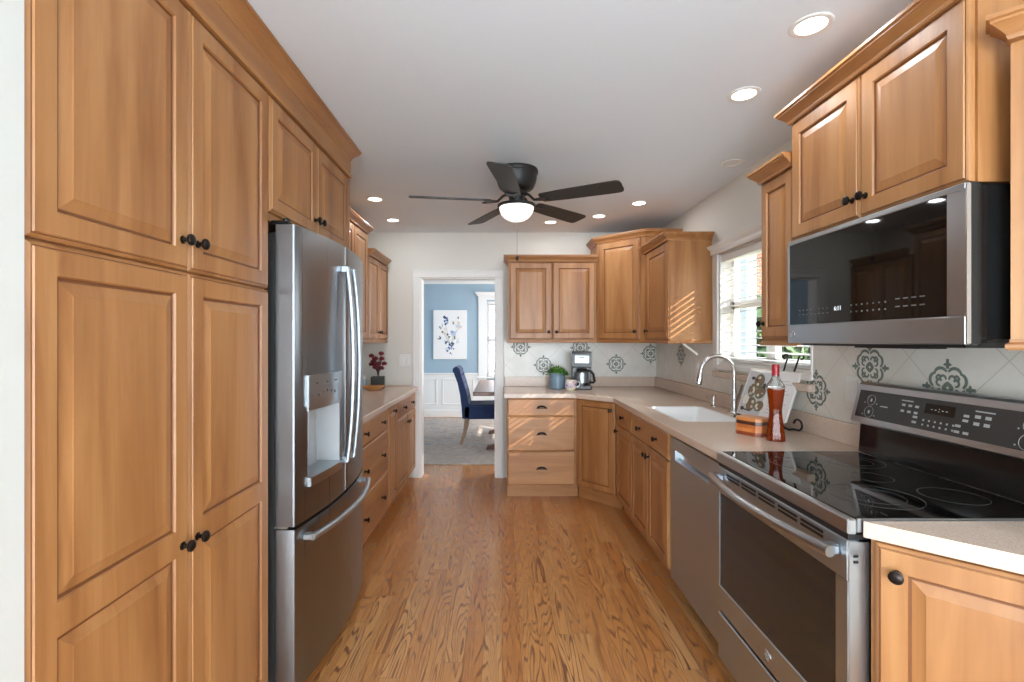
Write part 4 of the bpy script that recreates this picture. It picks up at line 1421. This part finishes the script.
s = MB(); s.lathe([(.016, .060), (.016, .074), (.010, .078)], seg=16); s.tube([(0, 0, .068), (-.04, 0, .068), (-.052, 0, .060)], .0065, 8); s.build('pump_head', 'chrome', sd, smooth=True)

# ------------------------------------------------------------------ cookbook on its wrought-iron stand
far = Vector((1.362, 2.83)); near = Vector((1.427, 2.454))
dirv = (near - far); wid = dirv.length
rzb = math.degrees(math.atan2(dirv.y, dirv.x))
lean = R(20)
def stand_frame(o):
    o.matrix_world = Matrix.Translation((far.x, far.y, CZ1)) @ Matrix.Rotation(R(rzb), 4, 'Z')
st = thing('book_stand', 'black wrought-iron scrolled stand holding the open cookbook', 'book stand', (far.x, far.y, CZ1), rzb)
# local: x along the book, y away from the room (back), z up ; lean: y += z*tan
tl = math.tan(lean)
def bp(x, h, o=0.):
    """point on the leaning plane at height h along it; o in front (towards the viewer)"""
    return (x, h * math.sin(lean) - o * math.cos(lean) + .012, .035 + h * math.cos(lean) + -o * math.sin(lean))
def spiral(c_, r0, r1, a0, a1, n, f):
    return [f(c_[0] + (r0 + (r1 - r0) * i / n) * math.cos(a0 + (a1 - a0) * i / n), c_[1] + (r0 + (r1 - r0) * i / n) * math.sin(a0 + (a1 - a0) * i / n)) for i in range(n + 1)]
s = MB()
ps = lambda x, h: bp(x, h, -.008)
for x, sg in ((wid - .135, -1), (wid - .065, 1)):
    s.tube([ps(x, 0), ps(x, .20), ps(x + sg * .004, .345)] + spiral((x + sg * .022, .350), .020, .006, PI if sg > 0 else 0, (PI - 5.5) if sg > 0 else 5.5, 16, ps), .0045, 8)
s.build('back_post', 'iron', st, smooth=True)
s = MB()
s.tube([bp(.03, 0, .0), bp(wid - .02, 0, .0)], .005, 8)
s.tube([bp(.03, 0, .045), bp(wid - .02, 0, .045)], .004, 8)
for x in (.03, wid / 2, wid - .02):
    s.tube([bp(x, 0, -.004), bp(x, 0, .045), bp(x, .014, .05)], .004, 8)
s.build('ledge', 'iron', st, smooth=True)
for x in (.06, wid - .035):
    s = MB()
    f = lambda u, v_: (x + (.04 if x > .2 else 0) + 0 * u, u, v_)
    # front-to-back scrolled foot
    s.tube([(x, -.035, .005), (x, -.015, .012), (x, .012, .032)], .0048, 8)
    s.tube([(x, .012, .034), (x + .012, .020, .012), (x + .035, .028, .0055), (x + .060, .036, .012)] + [(x + .078 + .027 * math.cos(a), .042, .036 + .027 * math.sin(a)) for a in [R(-70 + 24 * i) for i in range(11)]], .0052, 8)
    s.build('scroll_foot', 'iron', st, smooth=True)
bk = thing('cookbook', 'open cookbook with food photographs propped on the iron stand', 'book', (far.x, far.y, CZ1), rzb)
m_page = mat('page_paper', srgb(232, 231, 228), .6)
s = MB()
H = .27
def page(x0, x1, curve):
    n = 8
    fr_, bk_ = [], []
    for i in range(n + 1):
        x = x0 + (x1 - x0) * i / n
        q_ = i / n if curve > 0 else 1 - i / n
        th = .007 + .013 * math.sin(min(1, q_ * 1.25) * PI) * .8 + .004
        fr_.append((x, th))
    for i in range(n):
        xa, ta = fr_[i]; xb2, tb2 = fr_[i + 1]
        v8 = [bp(xa, .006, .002), bp(xb2, .006, .002), bp(xb2, .006, tb2), bp(xa, .006, ta), bp(xa, H, .002), bp(xb2, H, .002), bp(xb2, H, tb2), bp(xa, H, ta)]
        vs_ = [s.bm.verts.new(p) for p in v8]
        for fc_ in ((0, 1, 2, 3), (4, 7, 6, 5), (3, 2, 6, 7), (0, 4, 5, 1), (0, 3, 7, 4), (1, 5, 6, 2)):
            s.bm.faces.new([vs_[k] for k in fc_])
    return fr_
bm_mid = wid * .52
fl_ = page(.004, bm_mid, -1); fr2 = page(bm_mid, wid - .004, 1)
s.build('pages', m_page, bk)
s = MB(); s.loft([[bp(0, .006, -.003), bp(wid, .006, -.003), bp(wid, H + .004, -.003), bp(0, H + .004, -.003)], [bp(0, .006, .0015), bp(wid, .006, .0015), bp(wid, H + .004, .0015), bp(0, H + .004, .0015)]]); s.build('cover', mat('book_cover', srgb(225, 222, 215), .5), bk)
def th_at(x):
    for (a, ta), (b, tb2) in zip((fl_ + fr2)[:-1], (fl_ + fr2)[1:]):
        if a <= x <= b and b > a:
            return ta + (tb2 - ta) * (x - a) / (b - a)
    return .01
fm = [mat('print_' + k, srgb(*v_), .55) for k, v_ in (('grey', (198, 200, 202)), ('olive', (112, 110, 84)), ('cream', (226, 220, 204)), ('dark', (66, 60, 58)), ('brown', (134, 104, 80)), ('white', (240, 240, 238)), ('textgrey', (176, 174, 170)))]
s = MB()
def patch(x0, x1, h0, h1, mi, off=.0006):
    n = 6
    for i in range(n):
        a, b = x0 + (x1 - x0) * i / n, x0 + (x1 - x0) * (i + 1) / n
        s.face([bp(a, h0, th_at(a) + off), bp(b, h0, th_at(b) + off), bp(b, h1, th_at(b) + off), bp(a, h1, th_at(a) + off)], mi)
def disc(x, h, rx, rh, mi, off):
    n = 14
    for i in range(n):
        a0, a1 = 2 * PI * i / n, 2 * PI * (i + 1) / n
        P_ = [(x, h), (x + rx * math.cos(a0), h + rh * math.sin(a0)), (x + rx * math.cos(a1), h + rh * math.sin(a1))]
        s.face([bp(u, v_, th_at(u) + off) for u, v_ in P_], mi)
patch(.012, bm_mid - .01, .012, H - .006, 0)
rr = random.Random(9)
for x, h, r_ in ((.118, .215, .040), (.080, .155, .038), (.150, .150, .036), (.105, .078, .040), (.168, .072, .030)):
    disc(x, h, r_, r_ * 1.05, 1, .0010)
    disc(x, h, r_ * .78, r_ * .8, 4, .0014)
    for _ in range(7):
        a = rr.uniform(0, 6.3)
        disc(x + r_ * .5 * math.cos(a), h + r_ * .5 * math.sin(a), r_ * .26, r_ * .22, rr.choice([1, 2, 3, 2]), .0018)
disc(.050, .095, .026, .028, 5, .0010); disc(.050, .095, .018, .02, 2, .0014)
patch(.035, .12, .036, .044, 3, .0012); disc(.04, .042, .016, .012, 3, .0016); disc(.06, .225, .02, .010, 3, .0012); disc(.165, .185, .012, .02, 3, .0012)
for k in range(11):
    patch(bm_mid + .03, wid - .03 - .02 * (k % 3), .045 + k * .018, .048 + k * .018, 6)
s.build('printed_photo', fm, bk, recalc=False)

# bottle of infused vinegar
bo = thing('glass_bottle', 'waisted glass bottle of amber infused vinegar with red wax top', 'bottle', (1.255, 2.225, CZ1))
m_amber = mat('amber_liquid', srgb(158, 60, 16), .08, 0., **{'Transmission Weight': .55, 'IOR': 1.36})
MB().lathe([(.001, 0), (.040, 0), (.0415, .006), (.040, .025), (.033, .075), (.0275, .125), (.0275, .145), (.033, .190), (.0385, .232), (.0385, .238), (.001, .238)], seg=8).build('liquid', m_amber, bo)
m_ng = mat('bottle_neck_glass', (.9, .93, .92), .02, 0., **{'Transmission Weight': .9, 'IOR': 1.3})
MB().lathe([(.001, .2385), (.0385, .2385), (.040, .242), (.036, .256), (.022, .275), (.0165, .292), (.0165, .300), (.001, .300)], seg=24).build('neck', m_ng, bo, smooth=True)
MB().lathe([(.001, .294), (.0160, .294), (.0160, .340), (.0150, .349), (.001, .350)], seg=20).build('wax_top', mat('red_wax', srgb(168, 32, 40), .35), bo, smooth=True)
q = MB()
for k in range(26):
    a, r_ = k * 2.4, .012 + .010 * (k % 3) / 2
    q.ball((r_ * math.cos(a), r_ * math.sin(a), .02 + .005 * k), .007, 6, 5)
q.build('peppers', mat('steeped_peppers', srgb(70, 26, 12), .5), bo, smooth=True)

# striped wooden box
bx = thing('wooden_box', 'small inlaid wooden box with striped wood bands beside the bottle', 'box', (1.225, 2.37, CZ1), -62)
m_st = mat('inlaid_wood', srgb(190, 104, 50), .35, **{'Coat Weight': .3})
t = NT(m_st)
tc = t.n('ShaderNodeTexCoord'); sp = t.n('ShaderNodeSeparateXYZ'); t.l(tc.outputs['Object'], sp.inputs[0])
zi = t.math('FLOOR', t.math('DIVIDE', sp.outputs[2], .0172))
xi = t.math('FLOOR', t.math('DIVIDE', t.math('ADD', sp.outputs[0], t.math('MULTIPLY', zi, .021)), .052))
w2 = t.n('ShaderNodeTexWhiteNoise', noise_dimensions='2D')
cb = t.n('ShaderNodeCombineXYZ'); t.l(zi, cb.inputs[0]); t.l(xi, cb.inputs[1]); t.l(cb.outputs[0], w2.inputs[0])
band = t.ramp(t.math('DIVIDE', zi, 5.), [(0., srgb(150, 70, 34)), (.19, srgb(208, 128, 66)), (.39, srgb(200, 112, 54)), (.59, srgb(84, 46, 32)), (.79, srgb(206, 132, 74))])
band.node.color_ramp.interpolation = 'CONSTANT'
var = t.ramp(w2.outputs['Value'], [(0, (.55, .5, .48)), (.25, (1, 1, 1)), (.75, (1, .95, .85)), (1, (1.15, 1.2, 1.25))])
c = t.mix(.7, band, var, 'MULTIPLY')
t.l(c, t.b.inputs['Base Color'])
def oct_(w_, d_, ch):
    return [(-w_ + ch, -d_), (w_ - ch, -d_), (w_, -d_ + ch), (w_, d_ - ch), (w_ - ch, d_), (-w_ + ch, d_), (-w_, d_ - ch), (-w_, -d_ + ch)]
q = MB()
q.loft([[(x, y, z) for x, y in oct_(.070 - i, .052 - i, .020)] for z, i in ((0, .001), (.002, 0), (.0515, 0))])
q.build('box_body', m_st, bx)
q = MB()
q.loft([[(x, y, z) for x, y in oct_(.0695 - i, .0515 - i, .020)] for z, i in ((.0522, 0), (.081, 0), (.086, .004))])
q.build('box_lid', m_st, bx)

# ------------------------------------------------------------------ coffee corner
cm = thing('coffee_maker', 'black drip coffee maker with stainless thermal carafe', 'coffee maker', (.755, 4.60, CZ1), -8)
MB().box(-.09, .09, -.11, .12, 0, .035, bevel=.008).build('base', 'black', cm)
q = MB(); q.box(-.09, .09, .03, .12, .035, .25, bevel=.006); q.build('tower', 'black', cm)
q = MB(); q.prism([(-.115, .212), (-.118, .33), (-.10, .35), (.12, .35), (.12, .20), (-.02, .20)], 'x', -.09, .09); hd = q.build('brew_head', 'black', cm)
q = MB(); q.box(-.066, .066, -.122, -.116, .245, .315, bevel=.003); fp = q.build('control_panel', 'steel', hd)
q = MB(); q.box(-.028, .028, -.1245, -.121, .290, .305); q.build('clock_window', 'black_gloss', fp)
q = MB()
for x in (-.042, -.02, .02, .042):
    q.lathe([(.007, -.1215), (.007, -.1245)], (x, 0, .268), 10, axis='y')
q.build('push_button', 'black', fp)
q = MB(); q.lathe([(.058, .037), (.066, .045), (.068, .11), (.062, .155), (.045, .172)], (0, -.035, 0), 28); car = q.build('carafe', 'steel', cm, smooth=True)
q = MB(); q.lathe([(.047, .1722), (.049, .185), (.035, .192)], (0, -.035, 0), 24); q.lathe([(.067, .0355), (.067, .060)], (0, -.035, 0), 24); q.build('carafe_lid', 'black', car, smooth=True)
q = MB(); q.tube([(.050, -.04, .168), (.088, -.045, .170), (.108, -.047, .14), (.120, -.048, .075), (.112, -.047, .062), (.066, -.042, .066)], [.010, .011, .012, .011, .010, .009], 10); q.build('carafe_handle', 'black', car, smooth=True)

po = thing('potted_plant', 'bushy green succulent in a blue-grey ribbed pot by the coffee maker', 'plant', (.523, 4.60, CZ1))
m_pot = mat('blue_grey_glaze', srgb(118, 142, 160), .4)
q = MB()
prof = [(.066, 0)]
for k in range(9):
    prof += [(.074 if k % 2 else .0755, .006 + k * .016)]
prof += [(.079, .142), (.079, .152), (.072, .152), (.070, .135), (.001, .133)]
q.lathe(prof, seg=32); q.build('pot', m_pot, po, smooth=True)
q = MB()
rr = random.Random(4)
for k in range(210):
    a = rr.uniform(0, 2 * PI); e_ = rr.uniform(.05, 1.45)
    r_ = .085 * (rr.random() ** .45)
    bx_, by_ = r_ * math.cos(a) * .85, r_ * math.sin(a) * .85
    L = rr.uniform(.03, .055)
    hz = .138 + .075 * (1 - (r_ / .09) ** 2) * rr.uniform(.35, 1)
    d_ = Vector((math.cos(a) * math.cos(e_), math.sin(a) * math.cos(e_), math.sin(e_)))
    sd_ = d_.cross(Vector((0, 0, 1)))
    if sd_.length < .1:
        sd_ = Vector((1, 0, 0))
    sd_ = sd_.normalized() * L * .26
    p = Vector((bx_, by_, hz - .02))
    nn = sd_.cross(d_).normalized() * L * .08
    tip = p + d_ * L
    md2 = p + d_ * L * .55
    q.face([p, md2 + sd_ - nn, tip, md2 + nn]); q.face([p, md2 + nn, tip, md2 - sd_ - nn])
m_suc = mat('succulent_leaf', srgb(74, 128, 44), .5)
t = NT(m_suc); t.l(t.ramp(t.noise(t.coords(jitter=False), 30, 2), [(.35, srgb(40, 88, 26)), (.65, srgb(112, 168, 66))]), t.b.inputs['Base Color'])
q.build('foliage', m_suc, po, recalc=False)

mg = thing('mug', 'round white mug with blue and pink painting beside the plant pot', 'mug', (.628, 4.42, CZ1))
m_mug = mat('painted_mug', (.85, .85, .82), .25)
t = NT(m_mug)
v = t.coords(jitter=False)
tc = t.n('ShaderNodeTexCoord'); sp = t.n('ShaderNodeSeparateXYZ'); t.l(tc.outputs['Object'], sp.inputs[0])
nn = t.noise(v, 26, 2)
pat = t.ramp(nn, [(.38, srgb(96, 108, 168)), (.48, srgb(222, 222, 232)), (.56, srgb(206, 138, 138)), (.64, srgb(228, 222, 214))])
msk = t.math('MULTIPLY', t.math('GREATER_THAN', sp.outputs[2], .028), t.math('LESS_THAN', sp.outputs[2], .088))
t.l(t.mix(msk, srgb(226, 224, 200), pat), t.b.inputs['Base Color'])
q = MB(); q.lathe([(.030, 0), (.034, .004), (.052, .035), (.055, .060), (.050, .085), (.043, .098), (.040, .097), (.046, .083), (.048, .06), (.03, .012), (.001, .010)], seg=28); q.build('mug_body', m_mug, mg, smooth=True)
q = MB(); q.tube([(.050, 0, .030), (.072, -.004, .040), (.082, -.005, .062), (.074, -.004, .080), (.048, 0, .084)], .006, 8); q.build('mug_handle', 'porcelain', mg, smooth=True)

# ------------------------------------------------------------------ things on the left worktop
fv = thing('flower_planter', 'dark square planter with deep red flowers near the doorway', 'planter', (-1.185, 4.64, CZ1), 8)
q = MB()
q.loft([[(x * k, y * k, z) for x, y in ((-.06, -.06), (.06, -.06), (.06, .06), (-.06, .06))] for k, z in ((.92, 0), (1., .01), (1.04, .11), (.95, .11), (.92, .09))], True, True)
q.build('planter_box', mat('dark_slate_glaze', srgb(46, 48, 44), .35), fv)
q = MB()
rr = random.Random(8)
heads = []
for k in range(12):
    a = rr.uniform(0, 6.28); r_ = rr.uniform(.02, .085); z = rr.uniform(.20, .345) - r_ * .35
    heads.append((r_ * math.cos(a), r_ * math.sin(a) * .7, z))
    q.tube([(0, 0, .09), (.15 * heads[-1][0], .15 * heads[-1][1], .16), heads[-1]], .004, 6)
q.build('stem', mat('dark_stem', srgb(74, 40, 40), .6), fv)
q = MB()
for h in heads:
    for j in range(6):
        b_ = j * PI / 3
        q.ball((h[0] + .013 * math.cos(b_), h[1] + .013 * math.sin(b_), h[2]), .013, 8, 6, sc=(1, 1, 1.2))
    q.ball((h[0], h[1], h[2] + .008), .014, 8, 6)
q.build('blossoms', mat('deep_red_petals', srgb(112, 22, 34), .55), fv, smooth=True)

wb = thing('wooden_bowl', 'tan oval wooden bowl in front of the dark planter', 'bowl', (-1.17, 4.40, CZ1), 20)
q = MB(); q.lathe([(.035, 0), (.045, .004), (.085, .032), (.100, .046), (.096, .047), (.08, .034), (.04, .010), (.001, .008)], seg=28)
q.xf(Matrix.Diagonal((1.15, .72, 1, 1))).build('bowl_body', wood('olive_wood', srgb(214, 160, 100), srgb(192, 134, 76), srgb(160, 104, 56), (4, 12, 12), .4, .2), wb, smooth=True)
nb = thing('napkin_holder', 'pale blue and white box behind the wooden bowl', 'box', (-1.335, 4.57, CZ1), 10)
MB().box(-.055, .055, -.04, .04, 0, .09, bevel=.004).build('box_body', mat('pale_blue_box', srgb(170, 196, 212), .5), nb)
MB().box(-.050, .050, -.034, .034, .0905, .125, bevel=.003).build('napkins', mat('white_napkin', srgb(236, 234, 228), .8), nb)

# ------------------------------------------------------------------ ceiling fan
FX, FYc = .0915, 3.06
fn = thing('ceiling_fan', 'black five-blade flush ceiling fan with a lit frosted bowl', 'ceiling fan', (FX, FYc, CH))
MB().lathe([(.134, -.0005), (.137, -.014), (.135, -.024), (.129, -.030), (.127, -.055), (.120, -.085), (.108, -.112), (.094, -.124), (.064, -.130)], seg=36).build('motor_housing', 'fan', fn, smooth=True)
MB().lathe([(.060, -.131), (.064, -.136), (.064, -.156), (.050, -.160), (.047, -.202)], seg=28).build('flywheel', 'fan', fn, smooth=True)
MB().lathe([(.047, -.2025), (.100, -.214), (.120, -.220), (.122, -.228), (.116, -.234), (.106, -.235)], seg=36).build('light_fitter', 'fan', fn, smooth=True)
q = MB(); q.lathe([(.104, -.235)] + [(.108 * math.cos(PI / 2 * k / 10) + .0005, -.236 - .088 * math.sin(PI / 2 * k / 10)) for k in range(11)], seg=32); q.build('light_bowl', 'bowl', fn, smooth=True)
def blade_bm():
    s = MB()
    out = [(.165, -.040), (.175, -.050), (.32, -.060), (.60, -.067), (.645, -.066), (.662, -.056), (.668, -.036), (.668, .036), (.662, .056), (.645, .066), (.60, .067), (.32, .060), (.175, .050), (.165, .040)]
    s.prism(out, 'z', -.003, .003)
    s.xf(Matrix.Translation((0, 0, -.195)) @ Matrix.Rotation(R(-12), 4, 'X'))
    return s
first = None
for k in range(5):
    a = 188.5 + 72 * k   # degrees
    if first is None:
        b_ = blade_bm().build('blade', 'blade', fn)
        s = MB()
        s.tube([(.045, 0, -.148), (.085, 0, -.165), (.12, 0, -.200), (.16, 0, -.203)], [.009, .008, .008, .010], 8)
        s.prism([(.15, -.02), (.20, -.045), (.215, -.035), (.19, 0), (.215, .035), (.20, .045), (.15, .02)], 'z', -.2075, -.2005)
        i_ = s.build('blade_iron', 'fan', b_)
        first = b_
    else:
        b_ = copy_tree(first, fn)
    b_.rotation_euler = (0, 0, R(a))
q = MB(); q.tube([(.0, -.116, -.233), (.0, -.124, -.26), (.0, -.124, -.57)], .0014, 6); ch_ = q.build('pull_chain', mat('chain_metal', (.3, .3, .3), .35, .8), fn)
q = MB(); q.lathe([(.003, -.560), (.009, -.567), (.010, -.578), (.004, -.590)], (0, -.124, 0), 12); q.build('pull_fob', 'bronze', ch_, smooth=True)

# ------------------------------------------------------------------ recessed ceiling lights
def downlight(label, x, y, lit=True):
    d = thing('recessed_light', label, 'ceiling light', (x, y, CH), 0, 'recessed ceiling lights')
    MB().lathe([(.067, -.0005), (.067, -.003), (.062, -.005), (.049, -.004), (.0485, -.0005)], seg=32, cap=False).build('trim_ring', 'trim', d, smooth=True)
    MB().lathe([(.001, -.0015), (.048, -.0015), (.0485, -.0005)], seg=32, cap=False).build('lens', 'lens' if lit else 'white_plastic', d, smooth=True)
    if lit:
        lamp('downlight_lamp', 'AREA', (0, 0, -.012), DOWN_W, (.90, .95, 1.0), parent=d, shape='DISK', size=.09)
    return d
DOWN_W = 1.6
for lab, x, y, lit in (
    ('large lit recessed light nearest the cabinet above the microwave', 1.05, 1.648, True),
    ('lit recessed light second from the camera on the sink side', 1.053, 2.11, True),
    ('small unlit recessed light over the sink window', 1.39, 2.93, False),
    ('lit recessed light in front of the tall corner cabinet', 1.07, 3.79, True),
    ('lit recessed light between corner cabinet and fan blade', .837, 4.185, True),
    ('lit recessed light farthest back, above the double wall cabinet', .44, 4.40, True),
    ('lit recessed light over the end of the refrigerator', -.964, 3.68, True),
    ('lit recessed light near the wall left of the doorway', -.972, 4.325, True)):
    downlight(lab, x, y, lit)
